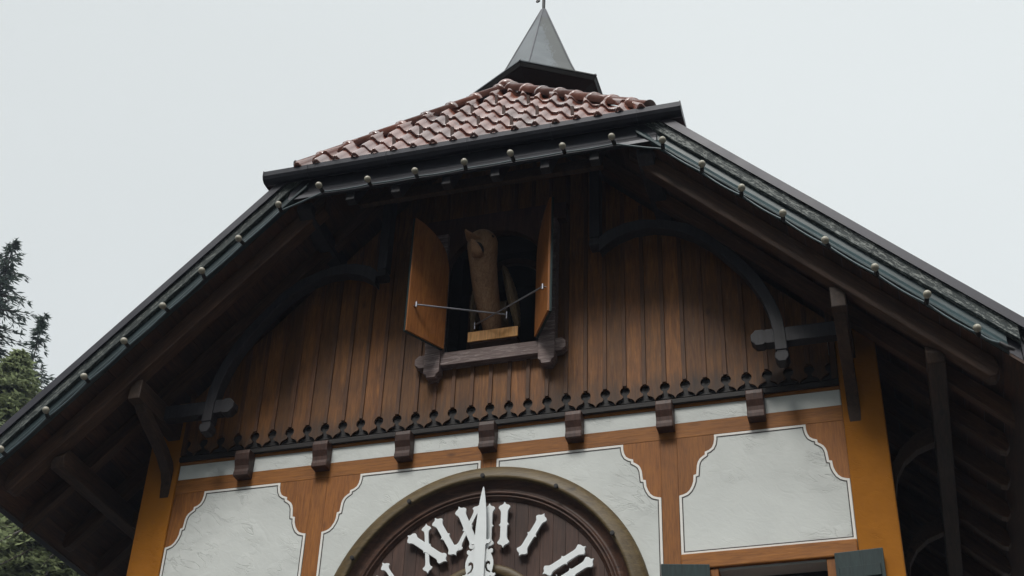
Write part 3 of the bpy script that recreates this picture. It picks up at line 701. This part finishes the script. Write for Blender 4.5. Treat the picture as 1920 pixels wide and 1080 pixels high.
# hip ridges of overlapping half-round caps
def ridge(p0, p1, upv, step, name, end=True):
    m_ = MB(); p0, p1 = Vector(p0), Vector(p1); d = (p1 - p0); ln = d.length; d.normalize(); sd = d.cross(Vector(upv)).normalized(); u = sd.cross(d)
    n = int(ln / step) + 1; nu = 12
    for i in range(n):
        a = i * step; b = min(ln, a + step + 0.03)
        jo = Vector((rnd.uniform(-.004, .004), rnd.uniform(-.004, .004), rnd.uniform(-.004, .004)))
        rows = []
        for (t, rr) in ((a, 0.074), (a, 0.092), (b - 0.105, 0.083), (b - 0.10, 0.100), (b - 0.06, 0.103), (b - 0.05, 0.094), (b - 0.035, 0.094), (b - 0.03, 0.088), (b, 0.082)):
            rows.append([p0 + d * t + jo + sd * math.cos(math.pi * q / nu) * rr * 1.05 + u * (math.sin(math.pi * q / nu) * rr * 0.95 - 0.012) for q in range(nu + 1)])
        m1 = nu + 1
        m_.add([p for row in rows for p in row], [(x * m1 + q, x * m1 + q + 1, (x + 1) * m1 + q + 1, (x + 1) * m1 + q) for x in range(len(rows) - 1) for q in range(nu)], True)
    return m_.build(name, M['tile'], H, fix=False)
for s in (-1, 1):
    e_ = Vector((s * 1.86, -1.17, 2.88)); a_ = HA + Vector((0, -0.02, 0.07))
    rg_ = ridge(e_, a_, (0, -0.5, 1), 0.345, 'hip_ridge')
    d_ = (a_ - e_).normalized(); m_ = MB(); q_ = d_.to_track_quat('Z', 'Y').to_matrix()
    vs = [e_ + q_ @ Vector((0.085 * math.cos(t), 0.085 * math.sin(t), 0.0)) for t in [i * math.pi / 8 for i in range(16)]] + [e_ - d_ * 0.03]
    m_.add(vs, [(i, (i + 1) % 16, 16) for i in range(16)], True); m_.build('ridge_end', M['hook'], rg_)
ridge((0, 8.9, 4.70), (0, 0.05, 4.70), (0, 0, 1), 0.345, 'main_ridge')
m_ = MB(); m_.ball(HA + Vector((0, -0.01, 0.055)), 0.115, 10, (1.1, 1.25, 0.85)); m_.build('apex_cap', M['tile'], H)

# --- turret: hexagon with one arris to the front, flared eave and steep zinc spire
TC = Vector((0, 1.40, 0))
def hexr(r, z, rot=0): return [(TC.x + r * math.sin(R(60 * k + rot)), TC.y - r * math.cos(R(60 * k + rot)), z) for k in range(6)]
T = MB(); vs = hexr(0.60, 4.0) + hexr(0.60, 5.42)
T.add(vs, [(k, (k + 1) % 6, (k + 1) % 6 + 6, k + 6) for k in range(6)] + [tuple(range(6)), tuple(range(6, 12))])
TU = T.build('turret', M['black_wood'], H)
T = MB(); rings = [hexr(0.60, 5.30), hexr(0.90, 5.445), hexr(0.925, 5.445), hexr(0.945, 5.49), hexr(0.94, 5.515), hexr(0.90, 5.51)]
vs = [p for r in rings for p in r]
T.add(vs, [(a * 6 + k, a * 6 + (k + 1) % 6, (a + 1) * 6 + (k + 1) % 6, (a + 1) * 6 + k) for a in range(len(rings) - 1) for k in range(6)])
T.build('turret_eave', M['black_wood'], TU)
T = MB(); rings = [hexr(0.955, 5.505), hexr(0.955, 5.522), hexr(0.76, 5.62), hexr(0.62, 5.76), hexr(0.52, 6.0), hexr(0.03, 7.33)]
vs = [p for r in rings for p in r]
T.add(vs, [(a * 6 + k, a * 6 + (k + 1) % 6, (a + 1) * 6 + (k + 1) % 6, (a + 1) * 6 + k) for a in range(len(rings) - 1) for k in range(6)])
T.build('spire', M['zinc'], TU)
for k in range(6):
    a = [rg[k] for rg in rings]; T = MB(); T.tube([Vector(p) for p in a], 0.011, 6); T.build('arris_seam', M['cap'], TU)
T = MB(); rg = [hexr(0.105, 7.10), hexr(0.115, 7.10), hexr(0.035, 7.34), hexr(0.0, 7.345)]
vs = [p for r in rg for p in r]
T.add(vs, [(a * 6 + k, a * 6 + (k + 1) % 6, (a + 1) * 6 + (k + 1) % 6, (a + 1) * 6 + k) for a in range(3) for k in range(6)]); T.build('spire_cap', M['cap'], TU)
T = MB(); T.tube([(0, 1.40, 7.30), (0, 1.40, 8.35)], 0.022, 8); T.ball((0, 1.40, 8.36), 0.05, 8)
T.prism([(-0.02, 7.66), (-0.07, 7.66), (-0.075, 7.52), (-0.055, 7.52), (-0.05, 7.56), (-0.085, 7.50), (-0.11, 7.515), (-0.095, 7.56), (-0.105, 7.66), (-0.26, 7.74), (-0.34, 7.95), (-0.22, 7.90), (-0.05, 7.86), (0.12, 7.92), (0.17, 8.05), (0.24, 8.05), (0.29, 7.99), (0.24, 7.93), (0.22, 7.78), (0.10, 7.67)], XZ, 1.392, 1.408)
T.build('weathervane', M['iron'], TU)

# --- window under the right-hand panel and its twin, with shutters
for s in (-1, 1):
    xa, xb = sorted((s * WX0, s * WX1))
    f = MB()
    f.box(xa - 0.055, xa + 0.02, -0.03, 0.18, WZ0, WZ1 + 0.012); f.box(xb - 0.02, xb + 0.055, -0.03, 0.18, WZ0, WZ1 + 0.012); f.box(xa + 0.021, xb - 0.021, 0.05, 0.18, WZ0, WZ0 + 0.09)
    wf = f.build('window', M['timber_z'], H, 0.005)
    part('pane', M['glass'], wf, (xa + 0.021, xb - 0.021, 0.19, 0.20, WZ0, WZ1), bevel=0)
    part('window_ledge', M['timber_x'], wf, (xa - 0.12, xb + 0.12, -0.14, 0.002, WZ0 - 0.09, WZ0 - 0.002))
    f = MB(); f.box(xa + .021, xb - .021, 0.09, 0.15, -2.02, -1.96); f.box((xa + xb) / 2 - .035, (xa + xb) / 2 + .035, 0.09, 0.16, WZ0 + .09, -2.025); f.build('glazing_bar', M['timber_x'], wf)
    for inner, (ax, bx, sw) in enumerate(((s * 3.11, s * 3.51, 4), (s * 2.05, s * 1.635, 13))):
        sh = MB(); d = Vector((bx - ax, 0, 0)).normalized(); wd = abs(bx - ax); a_ = R(sw)
        dv = Vector((d.x * math.cos(a_), -math.sin(a_), 0)); nv = Vector((0, -1, 0)) * math.cos(a_) - Vector((d.x, 0, 0)) * math.sin(a_)
        P0 = Vector((ax, -0.052, 0))
        sh.prism([(0, -3.02), (wd, -3.02), (wd, -1.455), (0, -1.455)], lambda u, v, q: P0 + dv * u + nv * q + Vector((0, 0, v)), 0, 0.035)
        sd_ = sh.build('shutter', M['green'], wf, 0.005)
        for zz in (-2.8, -2.2, -1.65):
            b_ = MB(); b_.prism([(0.03, zz - .05), (wd - .03, zz - .05), (wd - .03, zz + .05), (0.03, zz + .05)], lambda u, v, q: P0 + dv * u + nv * q + Vector((0, 0, v)), 0.0352, 0.055)
            b_.build('shutter_batten', M['green'], sd_, 0.004)

# ================================================================== CLOCK
CZ = -1.83; CR = 1.555
K = tag(empty('wall_clock', (0, 0, CZ)), 'huge round wooden clock with white Roman numerals and ornate white hands on the plaster wall', 'clock')
m_ = MB(); m_.lathe_y([(1.555, -0.0), (1.556, -0.055), (1.548, -0.085), (1.53, -0.105), (1.50, -0.122), (1.46, -0.140), (1.43, -0.150), (1.412, -0.150), (1.402, -0.142), (1.398, -0.11)], 0, CZ); m_.build('rim', M['rim'], K)
m_ = MB(); m_.lathe_y([(1.399, -0.112), (1.385, -0.098), (1.36, -0.075), (1.33, -0.062), (1.302, -0.060), (1.30, -0.072), (1.292, -0.084), (1.282, -0.086), (1.272, -0.080), (1.268, -0.066), (1.262, -0.066), (1.258, -0.074), (1.250, -0.078), (1.242, -0.072), (1.238, -0.058), (1.230, -0.052), (1.222, -0.048), (1.216, -0.034)], 0, CZ); m_.build('inner_moulding', M['ring'], K)
m_ = MB(); nb = 21; bw = 2 * 1.24 / nb
for i in range(nb):
    x0 = -1.24 + i * bw + 0.0015; x1 = x0 + bw - 0.003
    h = lambda x: math.sqrt(max(0, 1.24 ** 2 - x * x))
    up_ = [(x0 + (x1 - x0) * q / 4, CZ + h(x0 + (x1 - x0) * q / 4)) for q in range(5)]; dn = [(a, 2 * CZ - b) for a, b in up_]
    pts = [p for p in dn] + list(reversed(up_))
    pts = [p for j, p in enumerate(pts) if (Vector(p) - Vector(pts[j - 1])).length > 1e-5]
    m_.prism(pts, XZ, -0.036 + rnd.uniform(-.0015, .0015), -0.020)
m_.build('dial', M['dial'], K)
m_ = MB(); m_.lathe_y([(0.585, -0.03), (0.585, -0.05), (0.57, -0.062), (0.535, -0.066), (0.50, -0.062), (0.487, -0.05), (0.487, -0.03)], 0, CZ, 96); m_.build('centre_ring', M['rim'], K)
for k in range(12):
    t = R(30 * k); x, z = 1.418 * math.sin(t), CZ + 1.418 * math.cos(t)
    m_ = MB(); m_.tube([(x, -0.12, z), (x, -0.190, z)], 0.013, 8); m_.tube([(x, -0.168, z), (x, -0.188, z)], 0.021, 8); m_.build('bolt', M['iron'], K)
# numerals
def stroke(p0, p1, hw, barb):
    p0, p1 = Vector(p0), Vector(p1); d = p1 - p0; ln = d.length; d.normalize(); n = Vector((-d.y, d.x))
    e = [(0, 0.0), (0.022, 0.012), (0.030, 0.024), (0.034, barb * 0.70), (0.050, barb), (0.062, barb * 0.98), (0.074, hw * 1.45), (0.090, hw * 1.12), (0.112, hw)]
    h = e + [(ln / 2 - 0.026, hw), (ln / 2 - 0.012, hw * 1.1), (ln / 2, hw + 0.018), (ln / 2 + 0.012, hw * 1.1), (ln / 2 + 0.026, hw)] + [(ln - a, b) for a, b in reversed(e)]
    pts = [p0 + d * a + n * b for a, b in h] + [p0 + d * a - n * b for a, b in reversed(h[1:-1])]
    return [(p.x, p.y) for p in pts]
ROM = ['XII', 'I', 'II', 'III', 'IV', 'V', 'VI', 'VII', 'VIII', 'IX', 'X', 'XI']
ADV = {'I': 0.146, 'V': 0.24, 'X': 0.255}
NR0, NR1 = 0.705, 1.165
for k, s_ in enumerate(ROM):
    wt = sum(ADV[c] for c in s_); x = -wt / 2; m_ = MB(); t = -R(30 * k)
    t3 = lambda a, b, d: (a * math.cos(t) - b * math.sin(t), d, CZ + a * math.sin(t) + b * math.cos(t))
    for i, c in enumerate(s_):
        xc = x + ADV[c] / 2; x += ADV[c]; dy = 0.0006 * i
        if c == 'I': m_.prism(stroke((xc, NR0), (xc, NR1), 0.032, 0.056), t3, -0.098 - dy, -0.075)
        elif c == 'X':
            m_.prism(stroke((xc - 0.1, NR1), (xc + 0.1, NR0), 0.036, 0.056), t3, -0.098 - dy, -0.075)
            m_.prism(stroke((xc - 0.104, NR0), (xc + 0.104, NR1), 0.019, 0.046), t3, -0.0955 - dy, -0.077)
        else:
            m_.prism(stroke((xc - 0.115, NR1), (xc + 0.006, NR0), 0.036, 0.056), t3, -0.098 - dy, -0.075)
            m_.prism(stroke((xc + 0.115, NR1), (xc - 0.006, NR0), 0.021, 0.048), t3, -0.0955 - dy, -0.077)
    for tt in (0.22,):      # stand-off pins hold the numeral off the boards
        rr = NR0 + (NR1 - NR0) * tt; p = t3(0, rr, 0); m_.tube([(p[0], -0.078, p[2]), (p[0], -0.03, p[2])], 0.005, 6)
    m_.build('numeral', M['white'], K, 0.002)
# hands
def arcpts(cx, cy, r, a0, a1, n=8): return [(cx + r * math.cos(R(a0 + (a1 - a0) * i / n)), cy + r * math.sin(R(a0 + (a1 - a0) * i / n))) for i in range(n + 1)]
def mirror(half): return half + [(-a, b) for a, b in reversed(half) if abs(a) > 1e-6]
tilt = R(-0.6)
th = lambda a, b, d: (a * math.cos(tilt) - b * math.sin(tilt), d, CZ + a * math.sin(tilt) + b * math.cos(tilt))
half = [(0, 1.305), (0.006, 1.29), (0.014, 1.25), (0.026, 1.17), (0.040, 1.05), (0.050, 0.90), (0.054, 0.775), (0.066, 0.762), (0.082, 0.772), (0.094, 0.772), (0.098, 0.755), (0.092, 0.738), (0.076, 0.728), (0.058, 0.728), (0.050, 0.712), (0.050, 0.40), (0.062, 0.20), (0.07, 0.09)] + arcpts(0, 0, 0.11, 50, -50, 6) + [(0.045, -0.12), (0.06, -0.36), (0.0, -0.46)]
m_ = MB(); m_.prism(mirror(half), th, -0.175, -0.160); m_.tube([(0, -0.16, CZ), (0, -0.04, CZ)], 0.05, 12); m_.build('minute_hand', M['white'], K, 0.002)
half = [(0.0, 0.745), (0.035, 0.735), (0.06, 0.70), (0.085, 0.675), (0.105, 0.690), (0.122, 0.680), (0.122, 0.655), (0.105, 0.640)] + [(0.118, 0.61), (0.130, 0.57), (0.132, 0.53), (0.124, 0.485), (0.118, 0.46), (0.135, 0.445), (0.150, 0.448), (0.156, 0.435), (0.146, 0.418), (0.120, 0.415), (0.104, 0.428)] + \
       [(0.095, 0.40), (0.11, 0.34), (0.085, 0.27), (0.05, 0.20), (0.05, 0.10)] + arcpts(0, 0, 0.10, 60, -90, 8)
cut = [(0.105, 0.452), (0.070, 0.470), (0.052, 0.515), (0.058, 0.555), (0.080, 0.572), (0.100, 0.560), (0.104, 0.538), (0.092, 0.530), (0.086, 0.542), (0.074, 0.536), (0.072, 0.510), (0.084, 0.482), (0.108, 0.466)]
m_ = MB(); m_.prism([mirror(half), [(a, b) for a, b in cut], [(-a, b) for a, b in cut]], lambda a, b, d: (a, d, CZ + b), -0.148, -0.135); m_.build('hour_hand', M['white'], K, 0.0)

# ================================================================== CUCKOO
B = tag(empty('cuckoo_figure', (0, -0.05, 1.04)), 'carved wooden cuckoo with open beak leaning out over its pale box between the open doors', 'cuckoo')
m_ = MB(); m_.box(-0.262, 0.262, -0.085, -0.070, 1.165, 1.282); m_.build('box_front', M['boxwood'], B, 0.002)
m_ = MB(); m_.box(-0.250, 0.250, -0.069, 0.70, 1.15, 1.20); m_.box(-0.05, 0.05, 0.1, 0.6, 0.945, 1.149); m_.build('slide_box', M['corbel'], B)
spine = [((-.03, 0.03, 1.285), .085), ((-.033, 0.0, 1.36), .10), ((-.04, -0.07, 1.46), .112), ((-.05, -0.14, 1.58), .124), ((-.058, -0.20, 1.70), .132), ((-0.058, -0.27, 1.82), .136), ((-0.054, -0.33, 1.92), .140), ((-0.046, -0.385, 2.01), .150), ((-0.042, -0.42, 2.08), .156), ((-0.038, -0.430, 2.14), .153), ((-0.035, -0.435, 2.19), .130), ((-0.034, -0.438, 2.225), .095), ((-0.034, -0.440, 2.246), .05), ((-0.034, -0.440, 2.252), .003)]
m_ = MB(); m_.tube([p for p, r in spine], [r for p, r in spine], 24); body = m_.build('body', M['bird'], B)
for sx in (-1, 1):
    m_ = MB(); n1, n2 = 26, 8; c = Vector((-0.03 + sx * 0.165, 0.02, 1.74)); rows = []
    for i in range(n1 + 1):
        t = i / n1; p = c + Vector((sx * (-0.06 + 0.19 * t - 0.06 * t * t), -0.04 + 0.10 * t, 0.33 - 0.68 * t))
        wd = 0.02 + 0.125 * math.sin(math.pi * min(1, t * 0.93 + 0.06)) ** 0.8; th_ = (0.030 + 0.030 * math.sin(math.pi * t)) * (1.0 if i % 2 else 0.82)
        rows.append([p + Vector((sx * (th_ * math.cos(2 * math.pi * q / n2)), wd * math.sin(2 * math.pi * q / n2), 0)) for q in range(n2)])
    m_.add([p for r in rows for p in r], [(a * n2 + q, a * n2 + (q + 1) % n2, (a + 1) * n2 + (q + 1) % n2, (a + 1) * n2 + q) for a in range(n1) for q in range(n2)] + [tuple(range(n2)), tuple(range(n1 * n2, n1 * n2 + n2))])
    m_.build('wing', M['wing'], B)
def wedge(base, tip, w0, h0, name, mat):
    m_ = MB(); base, tip = Vector(base), Vector(tip); d = tip - base; sd = d.cross(Vector((0, 0, 1))).normalized(); u = sd.cross(d).normalized(); rows = []
    for i in range(9):
        t = i / 8; k = (1 - t) ** 0.75 if t < 1 else 0.0; k = max(k, 0.03); p = base + d * t + u * 0.03 * math.sin(math.pi * t)
        rows.append([p + sd * w0 * k * math.cos(2 * math.pi * q / 12) + u * h0 * k * math.sin(2 * math.pi * q / 12) for q in range(12)])
    m_.add([p for r in rows for p in r], [(a * 12 + q, a * 12 + (q + 1) % 12, (a + 1) * 12 + (q + 1) % 12, (a + 1) * 12 + q) for a in range(8) for q in range(12)], True)
    return m_.build(name, mat, B)
# open beak: a broad hooked upper shell, the dark gape, and the lower bill hanging below it
def bill(name, mat, secs):
    """secs: (centre, half width vector, thickness vector) rings from root to tip"""
    m_ = MB(); rows = []
    for c, hw_, tk in secs:
        c, hw_, tk = Vector(c), Vector(hw_), Vector(tk)
        rows.append([c + hw_ * math.cos(2 * math.pi * q / 14) + tk * math.sin(2 * math.pi * q / 14) for q in range(14)])
    m_.add([p for r in rows for p in r], [(a * 14 + q, a * 14 + (q + 1) % 14, (a + 1) * 14 + (q + 1) % 14, (a + 1) * 14 + q) for a in range(len(rows) - 1) for q in range(14)] + [tuple(range(14)), tuple(range((len(rows) - 1) * 14, len(rows) * 14))], True)
    return m_.build(name, mat, B)
m_ = MB(); m_.ball((-0.052, -0.51, 1.985), 0.088, 12, (0.72, 0.75, 1.15)); m_.build('gape', M['iron'], B)
bill('upper_beak', M['bird'], [((-0.075, -0.50, 2.10), (.11, 0, -0.02), (0, .01, .03)), ((-0.085, -0.58, 2.09), (.088, 0, -0.02), (0, .005, .022)), ((-0.098, -0.65, 2.075), (.055, 0, -0.012), (0, .004, .016)), ((-0.110, -0.72, 2.062), (.026, 0, -.004), (0, .003, .011)), ((-0.112, -0.77, 2.054), (.004, 0, 0), (0, 0, .003))])
bill('lower_beak', M['bird'], [((-0.048, -0.53, 1.885), (.062, 0, 0), (0, -.014, .018)), ((-0.052, -0.59, 1.93), (.054, 0, 0), (0, -.016, .020)), ((-0.056, -0.635, 1.955), (.040, 0, 0), (0, -.012, .015)), ((-0.064, -0.67, 1.985), (.014, 0, 0), (0, -.008, .008)), ((-0.066, -0.682, 1.993), (.004, 0, 0), (0, -.002, .002))])
for sx in (-1, 1):
    m_ = MB(); m_.ball((-0.040 + sx * 0.128, -0.500, 2.125), 0.016, 8); m_.build('eye', M['iron'], B)
m_ = MB(); m_.prism([(0.0, 1.55), (0.30, 1.40), (0.52, 1.36), (0.54, 1.42), (0.32, 1.50), (0.06, 1.72)], YZ, -0.07, 0.09); m_.build('tail', M['wing'], B, 0.01)

# ================================================================== STRING OF BULBS
SB = tag(empty('light_string', (0, -1.2, 2.5)), 'string of small unlit round bulbs on a thin cable along the gable edge', 'string lights')
bm_ = MB(); bm_.tube([(0, -0.0, -0.012), (0, -0.035, -0.006), (0, -0.066, 0.0)], [0.019, 0.021, 0.017], 10)
BX = [1.97, 2.326, 2.689, 3.044, 3.41, 3.771, 4.133, 4.501]
bp = [(-x, -1.183, 4.268 - SL * x, -1) for x in reversed(BX)] + [(-1.515 + i * 0.505, -1.178, 2.485, 0) for i in range(7)] + [(x, -1.183, 4.268 - SL * x, 1) for x in BX]
gl = MB(); gl.ball((0, -0.093, 0.006), 0.034, 10, (1, 1.12, 1)); gl0 = gl.build('bulb', M['bulb'], SB); so0 = bm_.build('socket', M['iron'], gl0)
gl0.matrix_parent_inverse = Matrix.Translation(-Vector((0, -1.2, 2.5)))
first = True
for (x, y, z, sd_) in bp:
    jit = Vector((rnd.uniform(-.012, .012), 0, rnd.uniform(-.01, .01)))
    if first: b_ = gl0; first = False
    else:
        b_ = gl0.copy(); COL.objects.link(b_); b_.parent = SB; b_.matrix_parent_inverse = gl0.matrix_parent_inverse.copy()
        s2 = so0.copy(); COL.objects.link(s2); s2.parent = b_; s2.matrix_parent_inverse = Matrix.Identity(4); s2.location = (0, 0, 0)
    b_.location = Vector((x, y, z)) + jit
    b_.rotation_euler = (R(rnd.uniform(-12, 12)), R(rnd.uniform(-8, 8)), R(rnd.uniform(-14, 14)))
so0.matrix_parent_inverse = Matrix.Identity(4)
path = []
allp = [(-4.62, -1.20, 4.268 + 0.03 - SL * 4.62, -1)] + bp + [(4.64, -1.19, 4.30 - SL * 4.64, 1)]
for i in range(len(allp) - 1):
    a, b = Vector(allp[i][:3]), Vector(allp[i + 1][:3])
    sag = rnd.uniform(0.012, 0.045)
    for q in range(6):
        t = q / 6; p = a.lerp(b, t); p.z -= sag * 4 * t * (1 - t) * (0.5 if abs(a.x - b.x) < .45 else 0.3); p.y -= 0.004; path.append(p)
path.append(Vector(allp[-1][:3]))
m_ = MB(); m_.tube(path, 0.0095, 8); m_.build('cable', M['cable'], SB)
m_ = MB(); m_.tube([(4.64, -1.19, 4.30 - SL * 4.64), (4.685, -1.20, 4.29 - SL * 4.685), (4.74, -1.20, 4.315 - SL * 4.74)], [0.02, 0.024, 0.012], 8); m_.build('plug', M['iron'], SB)

# ================================================================== TREES
def conifer(name, label, x, y, ztop, rad, cone, mat, seed, lean=(0, 0), step=0.42, zmin=None, droop=0.35, size=0.34, gap=0.15, nbr=(5, 8), dens=4, trunk_r=0.32, up=0.1, wid=(0.14, 0.26)):
    rg = random.Random(seed)
    T_ = tag(empty(name, (x, y, GZ)), label, 'tree')
    hgt = ztop - GZ
    ax = lambda z: Vector((x + lean[0] * (z - GZ) / hgt + 0.12 * math.sin(z * 0.7 + seed), y + lean[1] * (z - GZ) / hgt, z))
    pts = [ax(GZ + hgt * i / 24) for i in range(25)]
    m_ = MB(); m_.tube(pts, [max(0.015, trunk_r * (1 - i / 24) ** 0.8) for i in range(25)], 10)
    cr = MB(); z = ztop - 0.1
    while z > (zmin or GZ + 3):
        dd = ztop - z
        L0 = min(rad, 0.16 + dd * cone) * (0.8 + 0.3 * mnoise.noise(Vector((z * 0.5, seed, 0))))
        for b in range(rg.randint(*nbr)):
            if rg.random() < gap: continue
            a = rg.uniform(0, 2 * math.pi); ln = L0 * rg.uniform(0.55, 1.15); z0 = z + rg.uniform(-.5, .5) * step
            base = ax(z0); dr = Vector((math.cos(a), math.sin(a), 0)); sd = Vector((-dr.y, dr.x, 0))
            f = lambda t: base + dr * ln * t + Vector((0, 0, ln * (up * t - droop * t * t + 0.18 * droop * t ** 4)))
            if ln > 0.5: m_.tube([f(0), f(0.5), f(0.95)], [0.02 + 0.012 * ln, 0.014 + .006 * ln, 0.006], 4, caps=False)
            n = max(2, int(ln / 0.20))
            for i in range(n):
                t = (i + 0.6 + rg.uniform(-.3, .3)) / n
                p = f(t)
                wd = 0.42 * ln * (1 - t) * min(1, 3 * t + 0.2) + 0.06
                for q in range(dens):
                    o_ = rg.uniform(-1, 1)
                    c = p + sd * wd * o_ + Vector((0, 0, rg.uniform(-.12, .06) - abs(o_) * wd * 0.18))
                    e = (dr * rg.uniform(0.3, 1) + sd * o_ * 0.9 + Vector((0, 0, rg.uniform(-.55, .15)))).normalized()
                    nn = e.cross(Vector((rg.uniform(-1, 1), rg.uniform(-1, 1), rg.uniform(-.2, 1.4)))).normalized()
                    l_ = size * rg.uniform(0.5, 1.25); w_ = l_ * rg.uniform(*wid)
                    cr.add([c - e * l_ * 0.4, c + nn * w_, c + e * l_ * 0.6, c - nn * w_], [(0, 1, 2, 3)])
        z -= step * rg.uniform(0.75, 1.2) * (0.6 + min(1, dd * 0.25) * 0.5)
    m_.build('trunk', M['bark'], T_); cr.build('crown', mat, T_, fix=False)
    return T_
conifer('spruce_tree', 'tall dark spruce at the far left with open ragged branches against the sky', -28.9, 25, 25.9, 3.5, 0.62, M['needle_dark'], 3, lean=(0.9, 0), zmin=4, size=0.32, gap=0.22, nbr=(7, 10), dens=7, wid=(0.07, 0.12), step=0.40, up=0.15, droop=0.3)
conifer('spruce_tree', 'thin spindly spruce with a bare flat top, right of the tall dark one', -21.9, 20, 18.1, 1.3, 0.32, M['needle_dark'], 11, lean=(0.4, 0), zmin=3, size=0.27, gap=0.25, nbr=(5, 8), dens=8, wid=(0.07, 0.12), step=0.34, trunk_r=0.17, up=0.25)
conifer('fir_tree', 'broad olive green fir rising behind the left eave below the spruces', -19.3, 16.5, 14.2, 4.6, 0.95, M['needle_olive'], 23, zmin=4, size=0.30, gap=0.0, nbr=(15, 18), dens=14, wid=(0.09, 0.17), step=0.27, droop=0.5)
conifer('fir_tree', 'dense olive green fir filling the gap under the left gutter', -14.9, 15.0, 11.2, 5.2, 1.3, M['needle_olive'], 31, zmin=3, size=0.30, gap=0.0, nbr=(16, 19), dens=14, wid=(0.09, 0.17), step=0.26, droop=0.75)
conifer('fir_tree', 'green fir standing furthest back between the two olive firs', -19.5, 24, 15.0, 6.0, 1.0, M['needle_olive'], 47, zmin=5, size=0.40, gap=0.0, nbr=(14, 17), dens=10, step=0.30, droop=0.55)

# ================================================================== ADDED THIN VEIL THAT LIFTS THE BLACKS
hz = MB(); hz.box(-1190, 1190, -1190, 1190, GZ - 1.0, 110)
hm = bpy.data.materials.new('added thin veil'); hm.use_nodes = True; hn_ = hm.node_tree.nodes; hn_.clear()
ho = hn_.new('ShaderNodeOutputMaterial'); hv = hn_.new('ShaderNodeVolumePrincipled')
hv.inputs['Color'].default_value = (0.72, 0.80, 1.0, 1); hv.inputs['Density'].default_value = 0.0006
hm.node_tree.links.new(hv.outputs[0], ho.inputs['Volume'])
o = hz.build('added_haze', hm, None, fix=True); o['kind'] = 'stuff'
